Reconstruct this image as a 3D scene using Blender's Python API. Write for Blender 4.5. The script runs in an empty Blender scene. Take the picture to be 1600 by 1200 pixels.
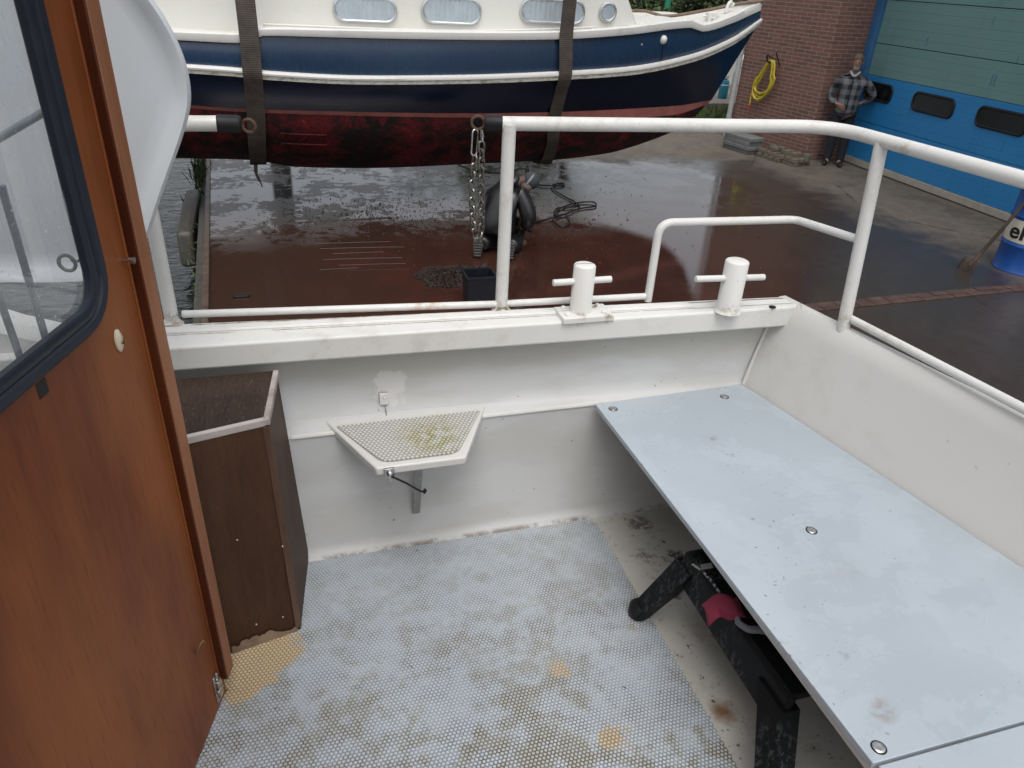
import bpy, bmesh, math, random
import numpy as np
from mathutils import Vector, Matrix
random.seed(7)
S = bpy.context.scene
COL = S.collection
# ------------------------------------------------------------------ camera
F_PX, PITCH, ROLL, YAW, CAM_H = 1150.0, math.radians(29.42), math.radians(3.19), math.radians(17.78), 1.65
_F = Vector((math.sin(YAW)*math.cos(PITCH), math.cos(YAW)*math.cos(PITCH), -math.sin(PITCH)))
_R0 = Vector((math.cos(YAW), -math.sin(YAW), 0)); _U0 = _R0.cross(_F)
_R = math.cos(ROLL)*_R0 + math.sin(ROLL)*_U0; _U = -math.sin(ROLL)*_R0 + math.cos(ROLL)*_U0
EYE = Vector((0, 0, CAM_H))
cd = bpy.data.cameras.new('camera'); cam = bpy.data.objects.new('camera', cd); COL.objects.link(cam)
cd.sensor_width = 36; cd.lens = F_PX/1600*36; cd.clip_start = .02; cd.clip_end = 2000
m3 = Matrix((_R, _U, -_F)).transposed(); m4 = m3.to_4x4(); m4.translation = EYE
cam.matrix_world = m4; S.camera = cam
# ------------------------------------------------------------------ light
S.view_settings.view_transform = 'Standard'; S.view_settings.look = 'None'; S.view_settings.gamma = 1
S.view_settings.exposure = 0.5
W = bpy.data.worlds.new("World"); S.world = W; W.use_nodes = True
SUN_EL, SUN_AZ = math.radians(66), math.radians(188)       # azimuth clockwise from +Y
nt = W.node_tree; nt.nodes.clear()
sky = nt.nodes.new('ShaderNodeTexSky'); sky.sky_type = 'NISHITA'; sky.sun_disc = False
sky.sun_elevation = SUN_EL; sky.sun_rotation = SUN_AZ; sky.air_density = 1.0; sky.dust_density = 4.0; sky.ozone_density = 1.0
hs = nt.nodes.new('ShaderNodeHueSaturation'); hs.inputs['Saturation'].default_value = .25
bg = nt.nodes.new('ShaderNodeBackground'); bg.inputs['Strength'].default_value = .15
wo = nt.nodes.new('ShaderNodeOutputWorld')
nt.links.new(sky.outputs[0], hs.inputs['Color']); nt.links.new(hs.outputs[0], bg.inputs['Color']); nt.links.new(bg.outputs[0], wo.inputs['Surface'])
sl = bpy.data.lights.new('sun', 'SUN'); sl.energy = .5; sl.angle = math.radians(40); sl.color = (1, .97, .93)
so = bpy.data.objects.new('sun', sl); COL.objects.link(so)
sd = Vector((math.sin(SUN_AZ)*math.cos(SUN_EL), math.cos(SUN_AZ)*math.cos(SUN_EL), math.sin(SUN_EL)))
so.rotation_euler = sd.to_track_quat('Z', 'Y').to_euler(); so.location = (0, 0, 30)
# ------------------------------------------------------------------ measuring: where a sight line of the photo meets a real plane
def ray(x, y): return _F*F_PX + _R*(x-800) - _U*(y-600)
def PZ(x, y, z): d = ray(x, y); return EYE + d*((z-CAM_H)/d.z)
def PY(x, y, Y): d = ray(x, y); return EYE + d*(Y/d.y)
def PP(x, y, P, n): d = ray(x, y); P = Vector(P); n = Vector(n); return EYE + d*((P-EYE).dot(n)/d.dot(n))
G = -1.05                                                   # yard level; cockpit floor is 0
def PG(x, y): return PZ(x, y, G)
V = Vector
# ------------------------------------------------------------------ mesh builder
class MB:
    def __init__(s): s.v = []; s.f = []; s.mi = []
    def add(s, vs, fs, mi=0):
        o = len(s.v); s.v += [tuple(p) for p in vs]
        for f in fs: s.f.append([i+o for i in f]); s.mi.append(mi)
        return s
    def box(s, a, b, mi=0):
        x0, y0, z0 = a; x1, y1, z1 = b
        return s.add([(x0,y0,z0),(x1,y0,z0),(x1,y1,z0),(x0,y1,z0),(x0,y0,z1),(x1,y0,z1),(x1,y1,z1),(x0,y1,z1)],
            [(0,3,2,1),(4,5,6,7),(0,1,5,4),(1,2,6,5),(2,3,7,6),(3,0,4,7)], mi)
    def prism(s, poly, d, mi=0):
        n = len(poly); P = [V(p) for p in poly]; d = V(d)
        nrm = V((0,0,0))
        for i in range(n): nrm += (P[i]-P[0]).cross(P[(i+1) % n]-P[0])
        if nrm.dot(d) > 0: P = P[::-1]
        fs = [list(range(n)), list(range(2*n-1, n-1, -1))] + [(i, i+n, (i+1) % n + n, (i+1) % n) for i in range(n)]
        return s.add(P+[p+d for p in P], fs, mi)
    def tube(s, pts, r, seg=12, closed=False, caps=True, mi=0):
        P = [V(p) for p in pts]; n = len(P); R = r if isinstance(r, (list, tuple)) else [r]*n
        T = []
        for i in range(n):
            if closed: t = P[(i+1) % n]-P[i-1]
            else: t = P[min(i+1, n-1)]-P[max(i-1, 0)]
            T.append(t.normalized())
        a = T[0].orthogonal().normalized(); vs = []
        for i in range(n):
            a = (a - T[i]*a.dot(T[i])).normalized(); b = T[i].cross(a)
            for k in range(seg):
                t = 2*math.pi*k/seg; vs.append(P[i]+(a*math.cos(t)+b*math.sin(t))*R[i])
        fs = []
        for i in range(n if closed else n-1):
            j = (i+1) % n
            for k in range(seg):
                l = (k+1) % seg; fs.append((i*seg+k, i*seg+l, j*seg+l, j*seg+k))
        if caps and not closed: fs += [list(range(seg))[::-1], [(n-1)*seg+k for k in range(seg)]]
        return s.add(vs, fs, mi)
    def lathe(s, prof, c=(0,0,0), seg=32, mi=0, ax=None):
        c = V(c); vs = []; fs = []; n = len(prof)
        M = V((0,0,1)).rotation_difference(V(ax)).to_matrix() if ax is not None else None
        for r, z in prof:
            for k in range(seg):
                t = 2*math.pi*k/seg; q = V((r*math.cos(t), r*math.sin(t), z)); vs.append(c+(M@q if M else q))
        for i in range(n-1):
            for k in range(seg):
                l = (k+1) % seg; fs.append((i*seg+k, i*seg+l, (i+1)*seg+l, (i+1)*seg+k))
        fs += [list(range(seg))[::-1], [(n-1)*seg+k for k in range(seg)]]
        return s.add(vs, fs, mi)
    def grid(s, rows, mi=0, flip=False):
        n = len(rows); k = len(rows[0]); fs = []
        for i in range(n-1):
            for j in range(k-1):
                q = (i*k+j, i*k+j+1, (i+1)*k+j+1, (i+1)*k+j); fs.append(q[::-1] if flip else q)
        return s.add([p for r in rows for p in r], fs, mi)
    def build(s, name, mat, parent=None, bevel=0, seg=2, angle=40, sub=0):
        me = bpy.data.meshes.new(name); me.from_pydata(s.v, [], s.f); me.update()
        for m in (mat if isinstance(mat, (list, tuple)) else [mat]): me.materials.append(m)
        me.polygons.foreach_set('material_index', s.mi)
        me.shade_smooth(); me.set_sharp_from_angle(angle=math.radians(angle))
        o = bpy.data.objects.new(name, me); COL.objects.link(o); attach(o, parent)
        if bevel:
            b = o.modifiers.new('bevel', 'BEVEL'); b.width = bevel; b.segments = seg; b.limit_method = 'ANGLE'; b.angle_limit = math.radians(35); b.harden_normals = False
        if sub: o.modifiers.new('subsurf', 'SUBSURF').levels = sub; o.modifiers['subsurf'].render_levels = sub
        return o
LOCAL = set()
def attach(o, parent):
    if parent is None: return
    o.parent = parent
    if parent.name in LOCAL: return
    p = parent; T = Matrix.Identity(4)
    while p is not None:
        if p.type == 'EMPTY': T = Matrix.Translation(p.location); break
        p = p.parent
    if parent.type == 'EMPTY': o.matrix_parent_inverse = T.inverted()
def tag(o, label, cat, group=None):
    o['label'] = label; o['category'] = cat
    if group: o['group'] = group
    return o
def thing(name, label, cat, loc=(0,0,0), group=None, rz=0, local=False):
    o = bpy.data.objects.new(name, None); COL.objects.link(o); o.location = loc; o.rotation_euler = (0,0,rz); o.empty_display_size = .1
    if local: LOCAL.add(o.name)
    return tag(o, label, cat, group)
def struct(o, kind='structure'): o['kind'] = kind; return o
def arc(a, b, c, r, n=6):
    """points rounding the corner b between a and c"""
    a, b, c = V(a), V(b), V(c); u = (a-b).normalized(); w = (c-b).normalized()
    p, q = b+u*r, b+w*r; return [(p*(1-t)**2 + b*2*t*(1-t) + q*t*t) for t in [i/n for i in range(n+1)]]
def bez(pts, n=8):
    P = [V(p) for p in pts]; out = []
    for i in range(len(P)-1):
        p0 = P[max(i-1,0)]; p1 = P[i]; p2 = P[i+1]; p3 = P[min(i+2, len(P)-1)]
        for k in range(n):
            t = k/n; out.append(.5*((2*p1)+(p2-p0)*t+(2*p0-5*p1+4*p2-p3)*t*t+(3*p1-p0-3*p2+p3)*t**3))
    return out+[P[-1]]
# ------------------------------------------------------------------ materials
class NT:
    def __init__(s, name):
        s.m = bpy.data.materials.new(name); s.m.use_nodes = True; s.t = s.m.node_tree; s.b = s.t.nodes['Principled BSDF']
        s.tc = s.t.nodes.new('ShaderNodeTexCoord'); s.P = s.tc.outputs['Object']
    def n(s, ty, ins=None, **kw):
        d = s.t.nodes.new(ty)
        for k, v in kw.items(): setattr(d, k, v)
        for k, v in (ins or {}).items(): s.set(d.inputs[k], v)
        return d
    def set(s, sock, v):
        if isinstance(v, bpy.types.NodeSocket): s.t.links.new(v, sock)
        elif isinstance(v, (tuple, list)) and len(v) == 3 and sock.type == 'RGBA': sock.default_value = (*v, 1)
        else: sock.default_value = v
    def noise(s, scale, detail=4, rough=.55, P=None, dist=0, sx=None):
        P = P or s.P
        if sx: P = s.n('ShaderNodeMapping', {'Vector': P, 'Scale': sx}).outputs[0]
        return s.n('ShaderNodeTexNoise', {'Vector': P, 'Scale': scale, 'Detail': detail, 'Roughness': rough, 'Distortion': dist}).outputs['Fac']
    def vor(s, scale, P=None, feature='F1', out='Distance'):
        return s.n('ShaderNodeTexVoronoi', {'Vector': P or s.P, 'Scale': scale}, feature=feature).outputs[out]
    def math(s, op, a, b=0., c=0.):
        return s.n('ShaderNodeMath', {0: a, 1: b, 2: c}, operation=op).outputs[0]
    def step(s, v, lo, hi):
        return s.n('ShaderNodeMapRange', {'Value': v, 'From Min': lo, 'From Max': hi, 'To Min': 0., 'To Max': 1.}, interpolation_type='SMOOTHSTEP').outputs[0]
    def mr(s, v, lo, hi, a, b):
        return s.n('ShaderNodeMapRange', {'Value': v, 'From Min': lo, 'From Max': hi, 'To Min': a, 'To Max': b}).outputs[0]
    def mix(s, f, a, b):
        d = s.t.nodes.new('ShaderNodeMix'); d.data_type = 'RGBA'
        s.set(d.inputs[0], f); s.set(d.inputs[6], a); s.set(d.inputs[7], b); return d.outputs[2]
    def xyz(s, P=None):
        d = s.n('ShaderNodeSeparateXYZ', {0: P or s.P}); return d.outputs
    def comb(s, x, y, z): return s.n('ShaderNodeCombineXYZ', {0: x, 1: y, 2: z}).outputs[0]
    def bump(s, h, strength=.3, dist=.01, normal=None):
        i = {'Height': h, 'Strength': strength, 'Distance': dist}
        if normal: i['Normal'] = normal
        return s.n('ShaderNodeBump', i).outputs[0]
    def blob(s, pos, r, soft=.5, wob=.0):
        """1 inside a ragged spot round pos (metres)"""
        d = s.n('ShaderNodeVectorMath', {0: s.P, 1: pos}, operation='DISTANCE').outputs['Value']
        if wob: d = s.math('ADD', d, s.math('MULTIPLY', s.math('SUBTRACT', s.noise(6/r*.2, 5, .65), .5), wob*2))
        return s.mr(d, r*(1-soft), r, 1., 0.)
    def out(s, col=None, rough=None, normal=None, **kw):
        if col is not None: s.set(s.b.inputs['Base Color'], col)
        if rough is not None: s.set(s.b.inputs['Roughness'], rough)
        if normal is not None: s.set(s.b.inputs['Normal'], normal)
        for k, v in kw.items(): s.set(s.b.inputs[k.replace('_', ' ')], v)
        return s.m
def paint(name, base, rough=.45, dirt=(.30,.25,.17), amount=.25, specks=.5, rust=0., bump=.15, scale=1., green=0.):
    n = NT(name)
    a = n.noise(1.6*scale, 5, .6); b = n.noise(9*scale, 6, .65); f = n.noise(60*scale, 4, .6)
    c = n.mix(n.mr(a, .3, .7, 0., .35), base, tuple(x*y for x, y in zip(base, (.88, .88, .85))))
    g = n.math('MULTIPLY', n.step(n.math('ADD', n.math('MULTIPLY', a, .5), n.math('MULTIPLY', b, .6)), .56, .78), amount)
    c = n.mix(g, c, dirt)
    sp = n.math('MULTIPLY', n.step(n.noise(55*scale, 2, .5), .735, .77), n.step(n.noise(5*scale, 3), .45, .6))
    c = n.mix(n.math('MULTIPLY', sp, specks), c, (.06, .05, .035))
    if rust:
        r = n.math('MULTIPLY', n.step(n.noise(14*scale, 5, .7), .66, .74), n.step(n.noise(2.2*scale, 2), .5, .62))
        c = n.mix(n.math('MULTIPLY', r, rust), c, (.32, .13, .035))
    if green:
        r = n.math('MULTIPLY', n.step(n.noise(12*scale, 5, .7), .6, .72), n.step(n.noise(2.6*scale, 2), .52, .66))
        c = n.mix(n.math('MULTIPLY', r, green), c, (.2, .19, .05))
    h = n.math('ADD', n.math('MULTIPLY', f, .35), n.math('MULTIPLY', b, .6))
    return n.out(c, n.mr(b, .3, .7, rough-.1, rough+.12), n.bump(h, bump, .004))
def plain(name, base, rough=.5, var=.25, scale=20, metal=0., bump=.1, **kw):
    n = NT(name); a = n.noise(scale, 5, .6)
    c = n.mix(n.mr(a, .25, .75, 0., 1.), tuple(x*(1-var) for x in base), tuple(x*(1+var) for x in base))
    return n.out(c, n.mr(a, .3, .7, max(.03, rough-.08), rough+.08), n.bump(a, bump, .003), Metallic=metal, **kw)
def hexdots(n, s, P=None):
    """distance to the nearest stud of a hexagonal field of pitch s, in units of the pitch"""
    x, y, z = n.xyz(P); out = []
    for ox, oy in ((0., 0.), (.5, .5)):
        a = n.math('SUBTRACT', n.math('FRACT', n.math('ADD', n.math('DIVIDE', x, s), ox)), .5)
        b = n.math('MULTIPLY', n.math('SUBTRACT', n.math('FRACT', n.math('ADD', n.math('DIVIDE', y, s*1.732), oy)), .5), 1.732)
        out.append(n.math('SQRT', n.math('ADD', n.math('MULTIPLY', a, a), n.math('MULTIPLY', b, b))))
    return n.math('MINIMUM', *out)
M = {}
M['hullwhite'] = paint('white_boat_paint', (.61,.60,.575), .42, amount=.22, specks=.35)
def deck_mat():
    m = paint('weathered_white_deck_paint', (.68,.67,.64), .5, amount=.35, specks=.9, rust=.4, scale=1.5, green=.15)
    n = NT.__new__(NT); n.m = m; n.t = m.node_tree; n.b = n.t.nodes['Principled BSDF']; n.P = [x for x in n.t.nodes if x.type == 'TEX_COORD'][0].outputs['Object']
    c = n.b.inputs['Base Color'].links[0].from_socket; x, y, z = n.xyz()
    f = n.noise(40, 5, .75); g = n.noise(6, 4, .6)
    for off, w, k in ((1.968, .006, .9), (1.925, .004, .7)):      # grime caught along the doubling plate
        v = n.math('ABSOLUTE', n.math('ADD', n.math('SUBTRACT', n.math('ADD', y, n.math('MULTIPLY', x, .055)), off), n.math('MULTIPLY', n.math('SUBTRACT', f, .5), .012)))
        c = n.mix(n.math('MULTIPLY', n.math('MULTIPLY', n.math('SUBTRACT', 1., n.step(v, w*.4, w)), n.step(g, .36, .5)), k), c, (.13,.10,.065))
    for p, r in (((.795,1.845,.76), .028), ((.88,1.83,.76), .022), ((.86,1.895,.77), .018), ((.575,1.96,.76), .04), ((1.27,1.80,.76), .04), ((-.33,2.0,.76), .03), ((1.2,1.79,.755), .03)):
        q = n.math('MULTIPLY', n.blob(p, r, .8, .02), n.step(f, .42, .58)); c = n.mix(n.math('MULTIPLY', q, .8), c, n.mix(n.step(g, .45, .6), (.20,.13,.06), (.25,.24,.05)))
    n.set(n.b.inputs['Base Color'], c); return m
M['deckwhite'] = deck_mat()
def rail_mat():
    m = paint('white_rail_paint', (.66,.655,.63), .38, amount=.35, specks=.8, rust=.7, scale=3, bump=.35, green=.2)
    n = NT.__new__(NT); n.m = m; n.t = m.node_tree; n.b = n.t.nodes['Principled BSDF']; n.P = [x for x in n.t.nodes if x.type == 'TEX_COORD'][0].outputs['Object']
    c = n.b.inputs['Base Color'].links[0].from_socket; f = n.noise(45, 5, .75)
    for p, r, col in (((.585,1.96,.775), .035, (.16,.12,.05)), ((-.335,2.01,.775), .03, (.25,.2,.13)), ((1.06,1.95,.765), .025, (.22,.19,.10)), ((1.565,1.65,.78), .035, (.3,.27,.2)), ((.36,1.98,.80), .07, (.38,.24,.10)), ((1.55,1.62,1.27), .05, (.36,.27,.17)), ((-.165,2.03,1.285), .02, (.35,.28,.12)), ((.53,1.95,1.28), .02, (.30,.22,.12))):
        c = n.mix(n.math('MULTIPLY', n.math('MULTIPLY', n.blob(p, r, .8, .02), n.step(f, .44, .6)), .8), c, col)
    n.set(n.b.inputs['Base Color'], c); return m
M['railwhite'] = rail_mat()
M['screen'] = paint('white_glassfibre', (.58,.605,.635), .5, amount=.06, specks=.12, scale=.7, bump=.05)
def bulwark_mat():
    n = NT('bulwark_paint'); x, y, z = n.xyz()
    a = n.noise(2.2, 5, .6, sx=(1, 1, 2.5)); b = n.noise(16, 5, .6)
    c = n.mix(n.step(a, .42, .6), (.475,.475,.455), (.525,.53,.525))
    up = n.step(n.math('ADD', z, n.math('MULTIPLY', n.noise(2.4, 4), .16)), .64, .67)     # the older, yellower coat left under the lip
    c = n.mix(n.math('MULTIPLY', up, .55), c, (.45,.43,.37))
    pt = n.blob((.235, 1.916, .545), .058, .15, .05)
    c = n.mix(n.math('MULTIPLY', pt, .85), c, (.62,.61,.59))
    sp = n.math('MULTIPLY', n.step(n.noise(70, 2, .5), .73, .76), n.step(n.noise(6, 3), .46, .6))
    c = n.mix(n.math('MULTIPLY', sp, .8), c, (.06,.05,.04))
    low = n.math('MULTIPLY', n.step(n.math('SUBTRACT', .012, z), 0., .008), n.step(n.noise(5, 5, .75), .45, .6))
    c = n.mix(n.math('MULTIPLY', low, .8), c, (.12,.09,.06))
    return n.out(c, n.mr(b, .3, .7, .4, .6), n.bump(b, .12, .004))
M['bulwark'] = bulwark_mat()
def mat_mat():
    n = NT('studded_rubber'); x, y, z = n.xyz()
    d = hexdots(n, .0105); stud = n.step(n.math('SUBTRACT', .5, d), .03, .2)
    a = n.noise(2.3, 5, .6); b = n.noise(13, 6, .7); bb = n.noise(30, 4, .7)
    c = n.mix(n.mr(a, .3, .7, 0., 1.), (.45,.50,.55), (.54,.59,.635))
    wear = n.math('MULTIPLY', n.step(n.math('ADD', n.math('MULTIPLY', b, .6), n.math('MULTIPLY', n.noise(1.7, 3), .55)), .66, .74), .55)
    c = n.mix(wear, c, (.46,.36,.21))                               # studs worn to the tan core
    near = n.mr(y, 1.9, .6, .15, 1.0)
    stain = n.math('MULTIPLY', n.step(n.math('ADD', n.math('MULTIPLY', n.noise(3.1, 6, .75), .6), n.math('MULTIPLY', n.noise(17, 4, .7), .4)), .462, .58), near)
    gap = n.math('SUBTRACT', 1., stud)
    gd = n.math('MULTIPLY', gap, n.math('ADD', n.math('MULTIPLY', n.mr(n.noise(9, 5, .7), .35, .65, .35, 1.), n.mr(y, 1.9, .7, .62, 1.05)), n.math('MULTIPLY', stain, .5)))
    c = n.mix(gd, c, n.mix(stain, (.135,.135,.13), (.075,.06,.02)))
    c = n.mix(n.math('MULTIPLY', stain, .5), c, (.24,.195,.085))
    yel = n.blob((-.215, 1.475, 0), .125, .12, .10)
    for p, r in (((.52,.80,0), .05), ((.30,.78,0), .04), ((.58,1.24,0), .03), ((.38,.98,0), .025), ((.64,1.02,0), .04)):
        yel = n.math('MAXIMUM', yel, n.math('MULTIPLY', n.blob(p, r, .3, .05), .75))
    c = n.mix(yel, c, n.mix(stud, (.30,.21,.10), (.60,.48,.32)))
    sp = n.math('MULTIPLY', n.step(bb, .66, .70), n.step(n.noise(4, 3), .45, .6))
    c = n.mix(sp, c, (.035,.028,.02))
    return n.out(c, n.mr(b, .3, .7, .38, .6), n.bump(stud, .9, .0025))
M['mat'] = mat_mat()
def pad_mat():
    n = NT('studded_shelf_pad'); d = hexdots(n, .0125); stud = n.step(n.math('SUBTRACT', .5, d), .05, .22)
    c = n.mix(stud, (.33,.32,.29), (.60,.60,.57))
    g = n.math('MULTIPLY', n.blob((.33, 1.745, .46), .13, .8, .05), n.step(n.noise(30, 4, .7), .38, .6))
    c = n.mix(n.math('MULTIPLY', g, .8), c, n.mix(stud, (.13,.12,.01), (.40,.38,.09)))
    return n.out(c, .5, n.bump(stud, .9, .003))
M['pad'] = pad_mat()
def sole_mat():
    n = NT('cockpit_sole_paint'); x, y, z = n.xyz(); b = n.noise(9, 6, .7); f = n.noise(45, 5, .7)
    c = n.mix(n.mr(n.noise(2, 4), .3, .7, 0., 1.), (.40,.385,.345), (.53,.515,.47))
    g = n.step(n.math('ADD', n.math('MULTIPLY', b, .6), n.math('MULTIPLY', f, .45)), .55, .72)
    c = n.mix(n.math('MULTIPLY', g, .75), c, (.17,.14,.09))
    sp = n.math('MULTIPLY', n.step(f, .6, .66), n.step(n.noise(6, 4, .6), .42, .56)); c = n.mix(sp, c, (.03,.024,.018))
    for p, r, k in (((1.02,1.45,0), .05, .9), ((1.10,1.57,0), .05, .9), ((1.0,1.60,0), .035, .6), ((1.06,1.76,0), .05, .7)):
        q = n.math('MULTIPLY', n.blob(p, r, .5, .05), n.step(f, .42, .52)); c = n.mix(n.math('MULTIPLY', q, k), c, (.035,.025,.02))
    r = n.math('MULTIPLY', n.blob((.95,1.02,0), .045, .8, .03), .9); c = n.mix(r, c, (.17,.075,.015))
    gr = n.math('MULTIPLY', n.step(n.noise(7, 5, .7), .52, .66), n.mr(y, 1.2, .7, 0., .8)); c = n.mix(gr, c, (.13,.12,.05))
    return n.out(c, .6, n.bump(f, .2, .004))
M['sole'] = sole_mat()
def bench_mat():
    n = NT('pale_blue_painted_board'); b = n.noise(5, 6, .65, dist=.6); f = n.noise(38, 5, .65); x, y, z = n.xyz()
    a = n.noise(1.3, 4, .5)
    c = n.mix(n.step(a, .4, .62), (.335,.38,.418), (.39,.438,.478))
    w = n.step(n.math('ADD', n.math('MULTIPLY', b, .8), n.math('MULTIPLY', f, .2)), .5, .535)
    c = n.mix(n.math('MULTIPLY', w, .2), c, (.455,.515,.56))        # water marks with hard edges
    gm = n.math('MULTIPLY', n.step(f, .6, .7), n.step(n.noise(2.6, 4), .5, .66)); c = n.mix(n.math('MULTIPLY', gm, .45), c, (.27,.26,.22))
    sc = n.noise(4, 3, .5, sx=(1, 14, 1)); sm = n.math('MULTIPLY', n.step(sc, .655, .675), n.step(n.noise(3.3, 2), .5, .6)); c = n.mix(n.math('MULTIPLY', sm, .3), c, (.35,.36,.36))
    for p, r, k in (((.985,.66,.455), .035, .5), ((1.0,.79,.455), .015, .5), ((1.14,1.57,.455), .018, .5), ((1.15,1.48,.455), .015, .45), ((1.16,1.02,.455), .07, .18), ((1.42,.70,.455), .02, .6)):
        q = n.math('MULTIPLY', n.blob(p, r, .8, .03), n.step(f, .38, .58)); c = n.mix(n.math('MULTIPLY', q, k), c, (.2,.13,.08))
    sp = n.math('MULTIPLY', n.step(n.noise(90, 2, .5), .70, .73), n.step(n.noise(4, 3), .48, .6)); c = n.mix(n.math('MULTIPLY', sp, .7), c, (.12,.1,.08))
    return n.out(c, n.mr(n.noise(2.4, 4, .6, dist=.8), .35, .65, .2, .5), n.bump(f, .05, .003), Specular_IOR_Level=.45)
M['bench'] = bench_mat()
def wood(name, dark, mid, light, rough=.25, scale=1., coat=.5, weather=0., along='z'):
    n = NT(name)
    sx = {'z': (9, 9, .7), 'x': (.7, 9, 9), 'y': (9, .7, 9)}[along]
    a = n.noise(2.2*scale, 6, .6, sx=sx, dist=1.2); b = n.noise(14*scale, 5, .7, sx=sx); p = n.noise(.9*scale, 3, .5, sx=(2.5, 2.5, 1))
    c = n.mix(n.mr(a, .3, .7, 0., 1.), dark, mid); c = n.mix(n.math('MULTIPLY', n.step(p, .42, .66), .7), c, light)
    c = n.mix(n.math('MULTIPLY', n.step(b, .58, .72), .5), c, tuple(x*.45 for x in dark))
    if weather:
        w = n.step(n.noise(40*scale, 4, .75, sx=sx, dist=1.), .56, .68); c = n.mix(n.math('MULTIPLY', w, weather), c, (.30,.26,.21))
    return n.out(c, n.mr(b, .3, .7, rough-.06, rough+.1), n.bump(b, .12, .002), Specular_IOR_Level=.22, Coat_Weight=coat, Coat_Roughness=.12)
M['door'] = wood('varnished_mahogany', (.125,.031,.0095), (.185,.05,.0145), (.29,.093,.025), .42, 1.3, .0)
M['battenshade'] = wood('shaded_mahogany_batten', (.045,.010,.004), (.075,.018,.006), (.10,.026,.009), .4, 1.5, .15)  # shade on the batten's inner side put into its colour
M['battenlit'] = wood('lit_mahogany_batten', (.22,.088,.042), (.29,.12,.06), (.33,.14,.07), .5, 1.5, .05)  # light on the batten's outer face put into its colour
M['cab'] = wood('dark_stained_plywood', (.040,.0165,.008), (.062,.028,.0135), (.08,.037,.018), .55, 2.2, 0., weather=.12)
M['cabtop'] = wood('weathered_dark_plywood', (.017,.009,.006), (.034,.019,.012), (.045,.027,.018), .6, 1.6, 0., weather=.38, along='y')
M['cabtrim'] = wood('grey_weathered_batten', (.16,.12,.10), (.32,.27,.24), (.50,.46,.43), .6, 2.5, 0., weather=.5, along='x')
M['rotten'] = wood('rotten_plywood_edge', (.13,.09,.06), (.24,.17,.12), (.30,.22,.15), .8, 4., 0., weather=.3, along='x')
M['rubber'] = plain('navy_black_rubber', (.013,.017,.028), .42, .2, 30, Specular_IOR_Level=.35)
M['black'] = plain('black_rubber', (.010,.010,.011), .5, .3, 40, Specular_IOR_Level=.3)
def stool_mat():
    n = NT('scuffed_black_plastic'); a = n.noise(75, 5, .75, sx=(1, 1, .5)); b = n.noise(6, 3)
    c = n.mix(n.math('MULTIPLY', n.step(a, .52, .58), n.step(b, .42, .6)), (.005,.006,.007), (.05,.056,.058))
    return n.out(c, .55, n.bump(a, .15, .003), Specular_IOR_Level=.2)
M['stool'] = stool_mat()
M['steel'] = plain('stainless_steel', (.55,.55,.54), .28, .15, 60, 1.)
M['chain'] = plain('galvanised_chain', (.24,.225,.20), .35, .35, 90, 1.)
M['rusty'] = plain('rusty_steel', (.075,.04,.026), .75, .5, 60)
M['blade'] = plain('muddy_rusty_blade', (.04,.026,.02), .7, .5, 40)
M['galv'] = plain('dull_galvanised_strip', (.32,.32,.30), .5, .25, 40, .6)
M['brass'] = plain('tarnished_brass', (.36,.24,.10), .4, .3, 80, .9)
M['ivory'] = plain('ivory_plastic', (.62,.55,.42), .4, .12, 60)
def glass_mat(name, tint=(.95,.96,.965), drops=True, body=.10):
    n = NT(name); t = n.t; t.nodes.remove(n.b)
    tr = n.n('ShaderNodeBsdfTransparent', {'Color': tint}); gl = n.n('ShaderNodeBsdfGlossy', {'Color': (1,1,1), 'Roughness': .02})
    fr0 = n.n('ShaderNodeFresnel', {'IOR': 1.5}); ge = n.n('ShaderNodeNewGeometry'); fr = n.n('ShaderNodeMath', {0: fr0.outputs[0], 1: n.math('SUBTRACT', 1., ge.outputs['Backfacing'])}, operation='MULTIPLY')
    ms = n.n('ShaderNodeMixShader', {0: fr.outputs[0], 1: tr.outputs[0], 2: gl.outputs[0]}); o = ms.outputs[0]
    df = n.n('ShaderNodeBsdfDiffuse', {'Color': (.62,.66,.68)})
    dp = body
    if drops:
        d = n.math('MULTIPLY', n.step(n.noise(120, 3, .6), .66, .70), .45); s2 = n.math('MULTIPLY', n.step(n.noise(30, 4, .6, sx=(3, 3, .35)), .6, .7), .18)
        dp = n.math('ADD', n.math('MAXIMUM', d, s2), body)
    m2 = n.n('ShaderNodeMixShader', {0: dp, 1: o, 2: df.outputs[0]})
    t.links.new(m2.outputs[0], t.nodes['Material Output'].inputs['Surface']); return n.m
M['glass'] = glass_mat('wet_window_glass')
M['paneglass'] = glass_mat('clear_window_glass', (.93,.95,.96), False, .02)
M['darkglass'] = plain('dark_window_glass', (.006,.007,.008), .12, .2, 5, bump=0)
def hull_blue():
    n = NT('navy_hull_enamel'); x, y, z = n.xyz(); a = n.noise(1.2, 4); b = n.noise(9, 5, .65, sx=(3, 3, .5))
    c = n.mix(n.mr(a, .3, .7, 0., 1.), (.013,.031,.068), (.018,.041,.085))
    c = n.mix(n.math('MULTIPLY', n.step(b, .5, .8), .15), c, (.022,.048,.09))
    st = n.math('MULTIPLY', n.step(n.noise(16, 4, .7, sx=(2.2, 2.2, .22)), .56, .64), n.step(n.noise(.55, 2), .45, .6)); c = n.mix(n.math('MULTIPLY', n.math('MULTIPLY', st, n.step(x, 3.2, 4.4)), .6), c, (.006,.014,.036))
    return n.out(c, n.mr(b, .3, .7, .2, .34), n.bump(n.noise(1.4, 2), .12, .05), Specular_IOR_Level=.5)
M['hullblue'] = hull_blue()
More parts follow.
